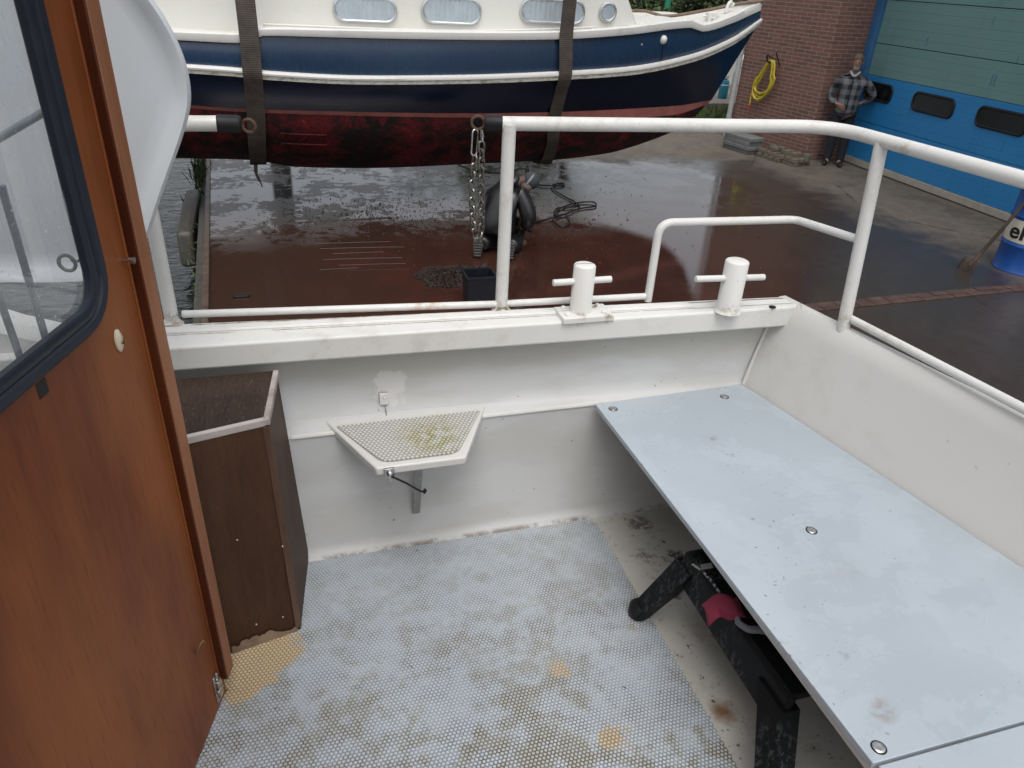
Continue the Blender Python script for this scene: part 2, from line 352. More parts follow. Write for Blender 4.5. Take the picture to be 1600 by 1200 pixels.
def hull_shaded():
    n = NT('shaded_navy_enamel'); a = n.noise(1.5, 5); b = n.noise(7, 6, .7); x, y, z = n.xyz()  # the hull's navy, darkened for shade on the downward-facing lower sides
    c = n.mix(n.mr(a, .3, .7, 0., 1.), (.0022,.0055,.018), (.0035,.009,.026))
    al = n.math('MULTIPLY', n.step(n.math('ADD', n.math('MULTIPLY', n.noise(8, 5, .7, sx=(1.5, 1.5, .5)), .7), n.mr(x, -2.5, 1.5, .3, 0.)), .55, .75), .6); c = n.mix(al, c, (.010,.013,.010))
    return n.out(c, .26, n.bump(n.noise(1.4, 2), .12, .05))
M['hullshade'] = hull_shaded()
def antifoul():
    n = NT('fouled_red_antifouling'); a = n.noise(1.6, 6, .7); b = n.noise(7, 6, .75, dist=.5); f = n.noise(34, 4, .7)
    c = n.mix(n.step(n.math('ADD', n.math('MULTIPLY', a, .6), n.math('MULTIPLY', b, .5)), .50, .62), (.009,.005,.005), (.095,.008,.010))
    c = n.mix(n.math('MULTIPLY', n.step(b, .58, .66), n.step(a, .5, .58)), c, (.26,.022,.020))
    c = n.mix(n.math('MULTIPLY', n.step(f, .56, .64), .75), c, (.008,.006,.006))
    return n.out(c, n.mr(f, .3, .7, .35, .7), n.bump(f, .6, .015), Specular_IOR_Level=.3)
M['antifoul'] = antifoul()
M['boot'] = plain('faded_pink_red_stripe', (.36,.125,.105), .6, .3, 6)
def strake_mat():
    n = NT('grimy_white_rubbing_strake'); x, y, z = n.xyz(); a = n.noise(9, 6, .7, sx=(1, 1, 3)); b = n.noise(40, 5, .7, sx=(.6, 1, 2))
    c = n.mix(n.math('MULTIPLY', n.step(b, .5, .62), .5), (.55,.53,.46), (.09,.08,.05))
    c = n.mix(n.math('MULTIPLY', n.step(a, .5, .62), .7), c, (.17,.15,.10))
    r = n.math('MULTIPLY', n.step(n.noise(7, 4, .7), .52, .6), n.blob((1.15, 8.9, .5), .6, .5)); c = n.mix(r, c, (.45,.17,.03))
    return n.out(c, .5, n.bump(b, .3, .01))
M['strake'] = strake_mat()
M['boatwhite'] = paint('cream_white_enamel', (.66,.655,.61), .35, amount=.12, specks=.3, scale=.6)
M['boatcap'] = paint('white_gunwale_paint', (.68,.67,.64), .4, amount=.3, specks=.5, rust=.35, scale=1.1)
M['curtain'] = plain('white_net_curtain', (.54,.57,.60), .8, .12, 8)
M['alu'] = plain('window_aluminium', (.58,.60,.62), .35, .1, 20, .85)
M['canvas'] = plain('navy_canvas', (.012,.018,.035), .8, .25, 40)
def web_mat():
    n = NT('wet_webbing'); w = n.n('ShaderNodeTexWave', {'Vector': n.P, 'Scale': 16., 'Distortion': 1.5, 'Detail': 2.}, wave_type='BANDS', bands_direction='Z').outputs['Fac']
    a = n.noise(5, 6, .7); c = n.mix(n.mr(a, .3, .7, 0., 1.), (.03,.023,.018), (.095,.076,.06)); c = n.mix(n.math('MULTIPLY', w, .35), c, (.03,.024,.019))
    return n.out(c, .7, n.bump(w, .3, .006))
M['web'] = web_mat()
def ground_mat():
    n = NT('wet_stained_concrete'); x, y, z = n.xyz()
    a = n.noise(.45, 5, .6); b = n.noise(1.7, 6, .65); f = n.noise(9, 6, .7); g = n.noise(45, 4, .7)
    wob = n.math('MULTIPLY', n.math('SUBTRACT', b, .5), 1.6)
    # hosed-down area: ends about x=7.7 towards the hall and y=11.2 behind the boat
    d1 = n.step(n.math('ADD', x, wob), 7.3, 8.1)
    d2 = n.math('MULTIPLY', n.step(n.math('ADD', n.math('ADD', y, n.math('MULTIPLY', x, .12)), wob), 11.7, 12.6), n.step(x, 3.5, 5.5))
    dry = n.math('MAXIMUM', d1, d2)
    fr = n.math('MULTIPLY', n.step(n.math('ADD', n.math('MULTIPLY', b, .55), n.math('MULTIPLY', f, .45)), .485, .515), n.step(n.math('ADD', y, wob), 7.6, 8.8)); dryp = n.math('MULTIPLY', fr, n.mr(n.math('ADD', x, wob), 2.2, 4.0, .88, .25))
    red = n.math('MULTIPLY', n.step(n.math('ADD', y, wob), 10.2, 7.6), n.step(n.math('ADD', x, wob), 6.5, 3.2))
    wetc = n.mix(n.mr(f, .3, .7, 0., 1.), (.026,.019,.0155), (.048,.036,.030))
    redc = n.mix(n.mr(b, .3, .7, 0., 1.), (.034,.0135,.010), (.062,.023,.016))
    c = n.mix(n.math('MULTIPLY', red, .9), wetc, redc)
    brn = n.math('MULTIPLY', n.step(n.math('ADD', x, wob), 1.4, -.2), n.step(y, 9.5, 7.5)); c = n.mix(n.math('MULTIPLY', brn, .7), c, (.044,.027,.019))
    far = n.step(n.math('ADD', y, wob), 8.8, 10.2); c = n.mix(n.math('MULTIPLY', far, .75), c, n.mix(n.mr(f, .3, .7, 0., 1.), (.028,.025,.023), (.05,.045,.041)))
    bl = n.math('MULTIPLY', n.step(f, .53, .60), n.step(n.noise(.8, 4), .45, .6)); c = n.mix(n.math('MULTIPLY', bl, .6), c, (.022,.015,.012))
    dryc = n.mix(n.mr(f, .3, .7, 0., 1.), (.10,.085,.068), (.165,.145,.12))
    mottle = n.math('MULTIPLY', n.step(b, .5, .62), .5); dryc = n.mix(mottle, dryc, (.085,.068,.055))
    c = n.mix(dry, c, dryc); c = n.mix(n.math('MULTIPLY', dryp, n.math('SUBTRACT', 1., dry)), c, n.mix(n.mr(f, .3, .7, 0., 1.), (.030,.022,.018), (.058,.045,.037)))
    sp = n.math('MULTIPLY', n.step(g, .66, .70), n.step(f, .48, .6)); c = n.mix(n.math('MULTIPLY', sp, .8), c, (.012,.010,.008))
    ck = n.n('ShaderNodeTexVoronoi', {'Vector': n.n('ShaderNodeMapping', {'Vector': n.P, 'Rotation': (0, 0, .3)}).outputs[0], 'Scale': .38}, feature='DISTANCE_TO_EDGE').outputs['Distance']
    crack = n.math('MULTIPLY', n.math('SUBTRACT', 1., n.step(n.math('ADD', ck, n.math('MULTIPLY', n.math('SUBTRACT', f, .5), .04)), .002, .009)), n.step(a, .5, .6)); c = n.mix(n.math('MULTIPLY', crack, .7), c, (.02,.016,.014))
    damp = n.step(n.math('ADD', n.math('MULTIPLY', b, .6), n.math('MULTIPLY', f, .4)), .46, .56)
    asph = n.step(n.math('ADD', x, n.math('MULTIPLY', y, -.25)), 3.0, 4.6)      # open, rougher paving on the right: only damp
    puddle = n.math('MULTIPLY', n.blob((5.7, 9.9, G), 1.15, .3, .5), 1.); asph = n.math('MULTIPLY', asph, n.math('SUBTRACT', 1., puddle))
    rw = n.mr(damp, 0., 1., .025, .075); rw = n.mr(asph, 0., 1., rw, .30)
    r = n.mr(dryp, 0., 1., rw, .42); r = n.mr(dry, 0., 1., r, .75)
    hb = n.math('ADD', n.math('MULTIPLY', g, .5), n.math('MULTIPLY', f, 1.)); hs_ = n.mr(dry, 0., 1., n.mr(asph, 0., 1., .022, .12), .35)
    bp = n.n('ShaderNodeBump', {'Height': hb, 'Strength': hs_, 'Distance': .02}).outputs[0]
    return n.out(c, r, bp, Specular_IOR_Level=n.math('MULTIPLY', n.mr(dry, 0., 1., 1., .25), n.mr(dryp, 0., 1., 1., .45)))
M['ground'] = ground_mat()
def water_mat():
    n = NT('canal_water'); w = n.noise(3.2, 3, .55, sx=(1, 2.2, 1), dist=.8); v = n.noise(14, 2, .5, sx=(1, 2, 1))
    return n.out((.010,.013,.012), .03, n.bump(n.math('ADD', w, n.math('MULTIPLY', v, .15)), .30, .07), IOR=1.333)
M['water'] = water_mat()
def brick_mat():
    n = NT('brown_brickwork'); x, y, z = n.xyz(); P = n.comb(n.math('ADD', x, y), z, 0.)
    P2 = n.n('ShaderNodeVectorMath', {0: P, 1: n.n('ShaderNodeVectorMath', {0: n.n('ShaderNodeTexNoise', {'Vector': n.P, 'Scale': 8.}).outputs['Color'], 1: (.006,.006,0)}, operation='MULTIPLY').outputs[0]}, operation='ADD').outputs[0]
    b = n.n('ShaderNodeTexBrick', {'Vector': P2, 'Color1': (.225,.105,.078), 'Color2': (.15,.073,.057), 'Mortar': (.30,.26,.225), 'Scale': 1., 'Mortar Size': .006, 'Mortar Smooth': .25, 'Bias': -.1, 'Brick Width': .215, 'Row Height': .0625})
    f = n.noise(30, 5, .7); a = n.noise(.9, 4); c = n.mix(n.mr(f, .3, .7, 0., .4), b.outputs[0], (.07,.035,.03)); c = n.mix(n.math('MULTIPLY', n.step(a, .45, .65), .3), c, (.25,.14,.11))
    return n.out(c, .8, n.bump(n.math('SUBTRACT', n.math('MULTIPLY', f, .25), b.outputs['Fac']), .5, .008))
M['brick'] = brick_mat()
def panel_mat(name, base, worn):
    n = NT(name); x, y, z = n.xyz(); a = n.noise(.8, 4); s = n.noise(6, 5, .65, sx=(1, 1, .15)); h = n.noise(7, 5, .6, sx=(.3, .3, 6))
    c = n.mix(n.mr(a, .3, .7, 0., .6), base, worn); c = n.mix(n.math('MULTIPLY', n.step(s, .55, .7), .25), c, tuple(k*.6 for k in base)); c = n.mix(n.math('MULTIPLY', n.step(h, .55, .7), .22), c, worn)
    fr = n.math('FRACT', n.math('DIVIDE', n.math('ADD', z, 5.), .121)); g = n.math('SUBTRACT', 1., n.step(n.math('ABSOLUTE', n.math('SUBTRACT', fr, .5)), .015, .05))
    return n.out(c, .42, n.bump(n.math('MULTIPLY', g, -1.), .6, .006))
M['doorblue'] = panel_mat('blue_door_panel', (.016,.17,.41), (.026,.21,.45))
M['doorteal'] = panel_mat('grey_green_door_panel', (.115,.225,.225), (.15,.27,.265))
M['jamb'] = plain('blue_door_frame', (.035,.12,.26), .45, .2, 4)
M['sillm'] = plain('pale_concrete_sill', (.33,.30,.25), .7, .2, 9)
M['pvc'] = plain('grey_plastic_pipe', (.42,.43,.43), .5, .15, 4)
M['yellow'] = plain('yellow_hose', (.50,.40,.03), .45, .2, 20)
M['redcap'] = plain('red_plastic', (.45,.03,.02), .4, .1, 20)
M['concrete'] = plain('grey_concrete', (.20,.185,.16), .8, .35, 14, bump=.3)
M['mossbrick'] = plain('mossy_grey_brick', (.135,.118,.085), .85, .45, 9, bump=.3)
M['slab'] = plain('grey_paving_slab', (.15,.155,.15), .8, .3, 9, bump=.3)
M['coping'] = plain('damp_brown_coping', (.085,.058,.045), .45, .4, 8)
M['timber'] = plain('wet_grey_timber', (.060,.055,.045), .5, .4, 14, bump=.3)
M['weed'] = plain('green_weed', (.035,.06,.014), .7, .4, 20)
M['muck'] = plain('black_brown_muck', (.020,.013,.010), .4, .7, 30)
M['bluepaint'] = paint('blue_drum_paint', (.012,.075,.30), .35, dirt=(.06,.05,.05), amount=.35, specks=.7, scale=1.3)
M['cream'] = paint('cream_drum_band', (.62,.58,.48), .45, amount=.5, specks=.6, scale=1.5)
M['ink'] = plain('black_lettering', (.01,.01,.012), .5, .1, 10)
M['skin'] = plain('skin', (.30,.155,.11), .5, .12, 18)
M['grimy'] = plain('grimy_skin', (.09,.05,.038), .55, .25, 30)
M['hair'] = plain('greying_brown_hair', (.10,.075,.055), .75, .35, 60)
M['beard'] = plain('grey_beard', (.22,.18,.15), .8, .35, 60)
M['trousers'] = plain('dark_navy_trousers', (.012,.014,.020), .85, .35, 12)
M['boots'] = plain('black_leather_boots', (.014,.013,.012), .5, .3, 30)
M['treads'] = plain('grey_rubber_sole', (.075,.072,.07), .8, .4, 40, bump=.4)
M['oilskin'] = plain('wet_black_oilskin', (.013,.013,.014), .34, .4, 9, bump=1.)
M['cap'] = plain('dark_grey_knit', (.035,.038,.045), .85, .3, 60)
M['headband'] = plain('pale_grey_band', (.2,.2,.2), .7, .1, 40)
M['glove'] = plain('yellow_work_glove', (.42,.24,.05), .7, .2, 30)
M['eye'] = plain('dark_eye', (.02,.015,.012), .2, .1, 30)
M['collar'] = plain('pale_grey_shirt', (.32,.34,.36), .8, .15, 40)
def plaid_mat():
    n = NT('black_white_plaid_flannel'); x, y, z = n.xyz()
    def band(v, p, o): return n.step(n.math('ABSOLUTE', n.math('SUBTRACT', n.math('FRACT', n.math('ADD', n.math('DIVIDE', v, p), o)), .5)), .22, .26)
    u = n.math('ADD', x, n.math('MULTIPLY', y, .8)); s = n.math('ADD', band(u, .15, .1), band(z, .155, .3))
    c = n.mix(n.math('MULTIPLY', s, .5), (.010,.011,.015), (.15,.16,.17)); c2 = n.mix(n.math('GREATER_THAN', s, 1.5), n.mix(n.math('GREATER_THAN', s, .6), (.010,.011,.015), (.085,.09,.10)), (.16,.17,.18))
    f = n.noise(60, 3); return n.out(n.mix(n.mr(f, .3, .7, 0., .3), c2, (.05,.05,.055)), .9, n.bump(f, .2, .004))
M['plaid'] = plaid_mat()
M['pink'] = plain('dusty_pink_cloth', (.20,.016,.045), .75, .2, 20)
M['greyrub'] = plain('grey_rubber', (.17,.18,.20), .5, .15, 30)
M['bark'] = plain('tree_bark', (.07,.055,.04), .9, .4, 8, bump=.6)
def leaf_mat():
    n = NT('tree_foliage'); a = n.noise(1.1, 3); b = n.noise(9, 3); c = n.mix(n.mr(a, .35, .65, 0., 1.), (.025,.045,.012), (.06,.095,.025)); c = n.mix(n.mr(b, .3, .7, 0., .6), c, (.045,.07,.02)); return n.out(c, .6)
M['leaf'] = leaf_mat()
M['grass'] = plain('rough_grass', (.07,.105,.03), .8, .4, 6)
M['plank'] = plain('grey_jetty_plank', (.15,.135,.12), .8, .35, 9)
M['gasblue'] = plain('turquoise_bottle', (.02,.17,.24), .4, .15, 9)
M['greenrope'] = plain('green_rope', (.02,.22,.13), .8, .2, 30)
M['crane'] = plain('dark_grey_crane_paint', (.045,.05,.055), .45, .25, 5)
M['toe'] = plain('worn_teak_rail', (.16,.11,.075), .7, .4, 14)

# ================================================================== SETTING
def plane_sheet(name, poly, z, mat, thick=0):
    mb = MB(); mb.add([(x, y, z) for x, y in poly], [list(range(len(poly)))]); return struct(mb.build(name, mat))
Q0, Q1 = PG(327, 447), PG(329, 262)                                # inner edge of the quay coping
qd = (Q1-Q0)/(Q1.y-Q0.y)
def qx(y): return Q0.x + qd.x*(y-Q0.y)
plane_sheet('yard_ground', [(qx(2.6), 2.6), (60, 2.6), (400, 2.6), (400, 400), (qx(26), 400), (qx(26), 26)], G, M['ground'])
plane_sheet('water', [(-400, -60), (400, -60), (400, 400), (-400, 400)], -1.62, M['water'])
mb = MB(); mb.prism([(qx(2.6)+.004, 2.6, -3), (qx(26)+.004, 26, -3), (qx(26)+.004, 26, G-.004), (qx(2.6)+.004, 2.6, G-.004)], (.12, 0, 0))
struct(mb.build('quay_wall', M['concrete']))
mb = MB(); mb.prism([(qx(2.6), 2.6, G-.18), (qx(26), 26, G-.18), (qx(26)-.055, 26, G-.18), (qx(2.6)-.055, 2.6, G-.18)], (0, 0, .215))
struct(mb.build('quay_coping', M['coping'], bevel=.006))
mb = MB(); mb.prism([(qx(2.6)-.058, 2.6, G-.3), (qx(26)-.058, 26, G-.3), (qx(26)-.13, 26, G-.3), (qx(2.6)-.13, 2.6, G-.3)], (0, 0, .28))
struct(mb.build('quay_waling', M['timber'], bevel=.008))
# brick gutter strip across the paving on the right
def gutter():
    rnd = random.Random(3); mb = MB(); a = PG(1255, 482); b = PG(1600, 449); d = (b-a).normalized(); w = V((-d.y, d.x, 0)); L = 0
    while L < 9:
        l = .2; j = rnd.uniform(-.004, .004); p = a+d*L+w*(-.085+j)
        for r in range(2):
            q = p+w*(.088*r); h = .006+rnd.uniform(0, .006)
            mb.prism([q, q+d*(l-.012), q+d*(l-.012)+w*.078, q+w*.078], (0, 0, h))
        L += l
    return struct(mb.build('brick_gutter', plain('damp_red_brown_paver', (.075,.045,.036), .5, .5, 5), bevel=.004))
gutter()
# grass and the jetty beyond the bow
g1 = PG(1095, 200); mb = MB(); mb.add([(6.2, 13.9, G+.004), (8.6, 13.75, G+.004), (11.5, 16.5, G+.004), (6.6, 16.5, G+.004)], [(0,1,2,3)])
gb = struct(mb.build('grass_verge', plain('grass_soil', (.06,.06,.025), .9, .4, 6)))
mb = MB(); rnd = random.Random(5)
for i in range(5200):
    y = rnd.uniform(13.9, 16.4); x = rnd.uniform(6.3, 8.5+.9*(y-13.9)); h = rnd.uniform(.05, .17); a = rnd.uniform(0, 6.28); w = .012; l = rnd.uniform(.02, .08)
    p = V((x, y, G)); u = V((math.cos(a), math.sin(a), 0))
    mb.add([p-u*w, p+u*w, p+V((u.y*l, -u.x*l, h))], [(0,1,2)])
struct(mb.build('grass', M['grass']), 'stuff')

# ================================================================== OUR BOAT
boat = thing('motor_cruiser', 'white motor cruiser with open cockpit, pale blue bench and varnished wooden door', 'boat', (.4, 1.2, 0))
WY = 1.85
# floor
mb = MB(); mb.prism([(-1.6, -1.2, 0), (1.75, -1.2, 0), (1.47, 1.93, 0), (-1.6, 1.93, 0)], (0, 0, -.03)); mb.build('cockpit_floor', M['sole'], boat)
c_ = arc((.9, 1.2, 0), (.905, 1.812, 0), (0, 1.83, 0), .05)
mb = MB(); mb.prism([(-1.0, -.8, .001), (.90, -.8, .001)]+[(p.x, p.y, .001) for p in c_]+[(-.04, 1.815, .001), (-1.0, 1.815, .001)], (0, 0, .0045)); mb.build('floor_mat', M['mat'], boat)
# side deck
DZ = .755
i0, i1 = PZ(243, 545, DZ), PZ(1257, 478, DZ); o0, o1 = PZ(243, 508, DZ), PZ(1222, 463, DZ)
def ext(a, b, x): return a+(b-a)*((x-a.x)/(b.x-a.x))
il, ol = ext(i0, i1, -1.3), ext(o0, o1, -1.3); ob = o1+V((0, 0, 0))
# side: lower liner, ledge, bulwark
LZ = .452
mb = MB()
rows = []
for x in np.linspace(-1.3, 1.47, 24):
    k = max(0, (x+.05)/1.52); dk = ext(o0, o1, x).y-.02; q_ = .078-.056*k; y1 = min(WY+q_+.03, dk)
    rows.append([V((x, WY-.035, .0)), V((x, WY-.012, .012)), V((x, WY, .035)), V((x, WY, LZ-.02)), V((x, WY, LZ-.004)), V((x, WY+.006, LZ)), V((x, WY+q_*.45, LZ+.006)), V((x, WY+q_*.77, LZ+.016)), V((x, WY+q_, LZ+.05)), V((x, WY+q_+(y1-WY-q_)*.5, .6)), V((x, y1, .75))])
    if x > 1.40:
        pass
mb.grid(rows); mb.build('bulwark', M['bulwark'], boat)
mb = MB(); mb.tube([(x, WY+.003, LZ-.004) for x in np.linspace(-.06, 1.44, 20)], .0075, 8); mb.build('ledge_lip', M['hullwhite'], boat)
mb = MB()
mb.prism([il, i1, o1, ol], (0, 0, -.07)); mb.build('side_deck', M['deckwhite'], boat, bevel=.007, seg=3)
m0, m1 = il.lerp(ol, .62), i1.lerp(o1, .62)
mb = MB(); mb.prism([m0+V((0,0,-.002)), m1+V((-.35,0,-.002)), o1+V((-.35,-.006,-.002)), ol+V((0,-.006,-.002))], (0, 0, .010)); mb.build('deck_doubler', M['deckwhite'], boat, bevel=.005)
# raised part of the side deck forward of the gate (seen through the door window)
mb = MB(); rws = []
for x in np.linspace(-1.35, -.5, 10):
    k = (-.5-x)/.85; h = DZ+.008+.20*(1-math.cos(min(1, k*1.4)*math.pi))/2
    a, b = ext(il, i1, x), ext(ol, o1, x); rws.append([V((x, a.y+.03, DZ-.01)), V((x, a.y+.035, h-.01)), V((x, a.y+.05, h)), V((x, b.y-.01, h)), V((x, b.y, h-.01)), V((x, b.y, DZ-.01))])
mb.grid(rws); mb.build('raised_side_deck', M['hullwhite'], boat)
# hull plating outside
mb = MB(); rws = []
for x in np.linspace(-3.5, o1.x, 20):
    p = ext(ol, o1, x); rws.append([V((x, p.y, DZ-.004)), V((x, p.y+.01, DZ-.07)), V((x, p.y-.03, 0)), V((x, p.y-.16, -1.2)), V((x, p.y-.9, -1.9))])
mb.grid(rws, flip=True)
# transom skin
def tr(y, z): # transom inner face: flares aft towards the camera side and leans out
    return V((1.421+(1.841-y)*.1926+(z-.45)*.30, y, z))
rin = [[tr(y, z) for z in (-.02, .2, .45, .6, .70, .738)] + [tr(y, .755)+V((.012,0,0)), tr(y, .757)+V((.034,0,0)), tr(y, .75)+V((.048,0,0)), tr(y,.73)+V((.052,0,0)), tr(y, 0)+V((.22,0,0)), tr(y, 0)+V((.12,0,-1.6))] for y in np.linspace(WY+.05, -1.2, 24)]
mbt = MB(); mbt.grid(rin); mbt.add(rin[0], [list(range(len(rin[0])))[::-1]]); mbt.build('transom', M['hullwhite'], boat)
mb.build('hull_side', M['hullwhite'], boat)
# weld seam in the corner and corner gusset
mb = MB(); mb.tube([tr(1.853, .46)+V((-.004,0,0)), tr(1.868, .56)+V((-.002,0,0)), tr(1.878, .69)], .006, 8); mb.build('weld_seam', M['hullwhite'], boat)
mb = MB(); mb.prism([i1+V((-.004,-.004,-.002)), tr(1.77,.752)+V((.004,0,0)), tr(1.70,.754)+V((.03,0,0)), tr(1.88,.754)+V((.046,0,0)), o1+V((-.012,-.006,-.002))], (0, 0, -.03)); mb.build('corner_plate', M['deckwhite'], boat, bevel=.006)
mb = MB(); rnd = random.Random(8)
for i in range(90):
    p = i1+V((rnd.gauss(0, .012), rnd.uniform(-.012, .004), rnd.uniform(-.085, .004))); d = V((rnd.gauss(0,1), rnd.gauss(0,1), rnd.gauss(0,1))).normalized()*rnd.uniform(.004, .014)
    mb.tube([p, p+d*.5+V((0,0,-.003)), p+d], .0008, 4)
struct(mb.build('cobweb_dirt', plain('cobweb_dirt', (.10,.085,.065), .9, .5, 40), boat), 'stuff')
# ---- guard rail
RZ = 1.29
p1b, p2b, p3b = PZ(270, 506, DZ), PZ(783, 484, DZ), PZ(1318, 512, DZ)
RT, RP, RL = .0188, .0185, .0105
a = PZ(778, 193, RZ); cnr = PZ(1302, 198, RZ); e1 = PZ(1405, 236, RZ); e2 = PZ(1600, 281, RZ)
far_e = cnr+(e2-cnr)*2.6; e1 = cnr.lerp(e2, (1408-1302)/(1600-1302)*.87)
mb = MB(); mb.tube([a]+arc(a, cnr, far_e, .13, 10)+[far_e], RT, 18); rail = mb.build('guard_rail', M['railwhite'], boat)
c0_ = PZ(757, 192, RZ); mb = MB(); mb.tube([c0_, c0_.lerp(a, .12), a+V((.012,0,0))], [RT*.96, RT*1.12, RT*1.12], 18); mb.build('end_cap', M['black'], boat, bevel=.004)
def ring(c, r, t, ax, n=20):
    ax = V(ax).normalized(); u = ax.orthogonal().normalized(); w = ax.cross(u)
    return [V(c)+(u*math.cos(2*math.pi*i/n)+w*math.sin(2*math.pi*i/n))*r for i in range(n)]
rc = PZ(747, 192, RZ); mb = MB(); mb.tube(ring(rc, .017, 0, (0.25, 1, .1)), .0042, 8, closed=True); mb.build('ring', M['rusty'], boat)
mb = MB(); mb.tube([p2b, V((p2b.x+.0, p2b.y, RZ))], RP, 16); mb.build('stanchion', M['railwhite'], boat)
t3 = e1.copy(); mb = MB(); mb.tube([p3b+V((0,0,-.02)), t3], RP, 16); mb.build('stanchion', M['railwhite'], boat)
L0 = PY(200, 193, p1b.y); L1 = PY(345, 193, p1b.y); L2 = PY(377, 194, p1b.y)
mb = MB(); mb.tube([L0+(L0-L1)*2, L1], RT, 18); mb.build('gate_rail', M['railwhite'], boat)
mb = MB(); mb.tube([L1-V((.01,0,0)), L1.lerp(L2, .85), L2], [RT*1.12, RT*1.12, RT*.96], 18); mb.build('end_cap', M['black'], boat, bevel=.004)
mb = MB(); mb.tube(ring(PY(389, 197, p1b.y), .016, 0, (0.3, 1, .1)), .0042, 8, closed=True); mb.build('ring', M['rusty'], boat)
mb = MB(); mb.tube([p1b, V((p1b.x, p1b.y, L1.z))], RP, 16); mb.build('stanchion', M['railwhite'], boat)
for p in (p1b, p2b):
    mb = MB(); mb.lathe([(RP*1.6, 0), (RP*1.25, .006), (RP*1.03, .016)], p, 18); mb.build('weld_collar', M['deckwhite'], boat)
# low rails and the hoop
hb = PZ(1012, 470, DZ); y_ = hb.y
q0 = PY(285, 491, p1b.y); q1 = PY(778, 475, p2b.y); q2 = PY(1008, 463, y_)
mb = MB(); mb.tube([q0, q1], RL, 12); mb.build('low_rail', M['railwhite'], boat)
mb = MB(); mb.tube([q1, q2], RL, 12); mb.build('low_rail', M['railwhite'], boat)
h1 = PY(1031, 348, y_); h2 = PY(1243, 343, y_); h3 = p3b.lerp(t3, .49)
mb = MB(); mb.tube([hb]+arc(hb, h1, h2, .045, 8)+arc(h1, h2, h3, .03, 6)+[h3], .0125, 14); mb.build('hoop_rail', M['railwhite'], boat)
s0 = p3b+V((.035, -.02, .035)); mb = MB()
pts = [p3b+V((.012,0,.03))]
e3 = PZ(1600, 639, .782); pts.append(e3); pts.append(e3+(e3-pts[0])*1.2)
mb.tube(pts, .0125, 12); mb.build('low_rail', M['railwhite'], boat)
# ---- bollards
def bollard(bx, by, tx, ty, ra, xl, xr, yl, yr, plate):
    b = PZ(bx, by, DZ); t = PY(tx, ty, b.y); h = t.z-b.z; prof = [(ra, 0), (ra, h-.004), (ra-.004, h)]
    mb = MB(); mb.lathe([(ra*1.22, 0), (ra*1.08, .005), (ra, .012), (ra, h-.005), (ra-.002, h-.002), (ra-.006, h)], b, 28)
    if plate:
        q = b+V((.005, -.005, 0)); mb.prism([q+V((-.075,-.045,-.004)), q+V((.085,-.045,-.004)), q+V((.085,.045,-.004)), q+V((-.075,.045,-.004))], (0, 0, .018))
        for dx, dy in ((-.055,-.02),(.06,-.022),(-.05,.03),(.06,.03)): mb.lathe([(.009,.012),(.009,.019),(.005,.022)], q+V((dx,dy,0)), 6)
    o = mb.build('bollard', M['deckwhite'], boat, bevel=.002)
    l, r = PY(xl, yl, b.y-.002), PY(xr, yr, b.y-.002); mb = MB(); mb.tube([l, r], .0098, 12); mb.build('crossbar', M['railwhite'], o, bevel=.0015)
bollard(906, 492, 909, 413, .0325, 864, 955, 442, 436, True)
bollard(1136, 486, 1144, 407, .0355, 1087, 1194, 436, 433, False)
mb = MB(); mb.lathe([(.011,0),(.011,.0025)], PZ(1207, 480, DZ+.001), 16); mb.build('drain_hole', M['black'], boat)
# ---- shelf on the side
SZ = LZ+.012
sA, sB, sC, sD = PZ(510, 678, SZ), PZ(768, 647, SZ), PZ(728, 714, SZ), PZ(588, 732, SZ)
sA.y = sB.y = WY+.05
mb = MB(); mb.prism([sA, sB, sC, sD], (0, 0, -.026)); sh = mb.build('shelf', M['hullwhite'], boat, bevel=.005)
cen = (sA+sB+sC+sD)/4
pa = [cen+(p-cen)*k+V((0,0,.002)) for p, k in ((sA+V((.02,-.04,0)), .95), (sB+V((-.02,-.04,0)), .95), (sC, .85), (sD, .85))]
pol = [pa[0], pa[1]]+arc(pa[1], pa[2], pa[3], .03)+arc(pa[2], pa[3], pa[0], .03)
mb = MB(); mb.prism(pol, (0, 0, .004)); mb.build('shelf_pad', M['pad'], sh)
b0 = PY(655, 728, WY-.075); mb = MB(); 
bt = PY(650, 800, WY-.004)
mb.prism([V((bt.x-.012, WY-.09, SZ-.03)), V((bt.x+.014, WY-.09, SZ-.03)), V((bt.x+.012, WY-.006, bt.z)), V((bt.x-.012, WY-.006, bt.z))], V((0, -.004, -.001))); mb.build('bracket', M['galv'], sh, bevel=.001)
k0 = (sC.lerp(sD, .86))+V((0,-.004,-.016)); k1 = PY(660, 765, k0.y+.02)
mb = MB(); mb.box(k0+V((-.015,-.003,-.013)), k0+V((.013,.004,.014))); mb.lathe([(.009,0),(.009,.006),(.004,.01)], k0+V((0,-.002,-.002)), 10, ax=(0,-1,0)); mb.box(k0+V((-.004,-.008,-.035)), k0+V((.004,-.003,-.012))); mb.build('catch_plate', M['steel'], sh, bevel=.001)
hk = [k0+V((.004,-.011,-.006)), k0.lerp(k1, .5)+V((0,-.011,0)), k1+V((-.004,-.008,0)), k1+V((.006,-.004,.003)), k1+V((.010,0,-.007)), k1+V((.004,0,-.014))]
mb = MB(); mb.tube(bez(hk, 5), .0029, 8); mb.build('hook', M['black'], sh)
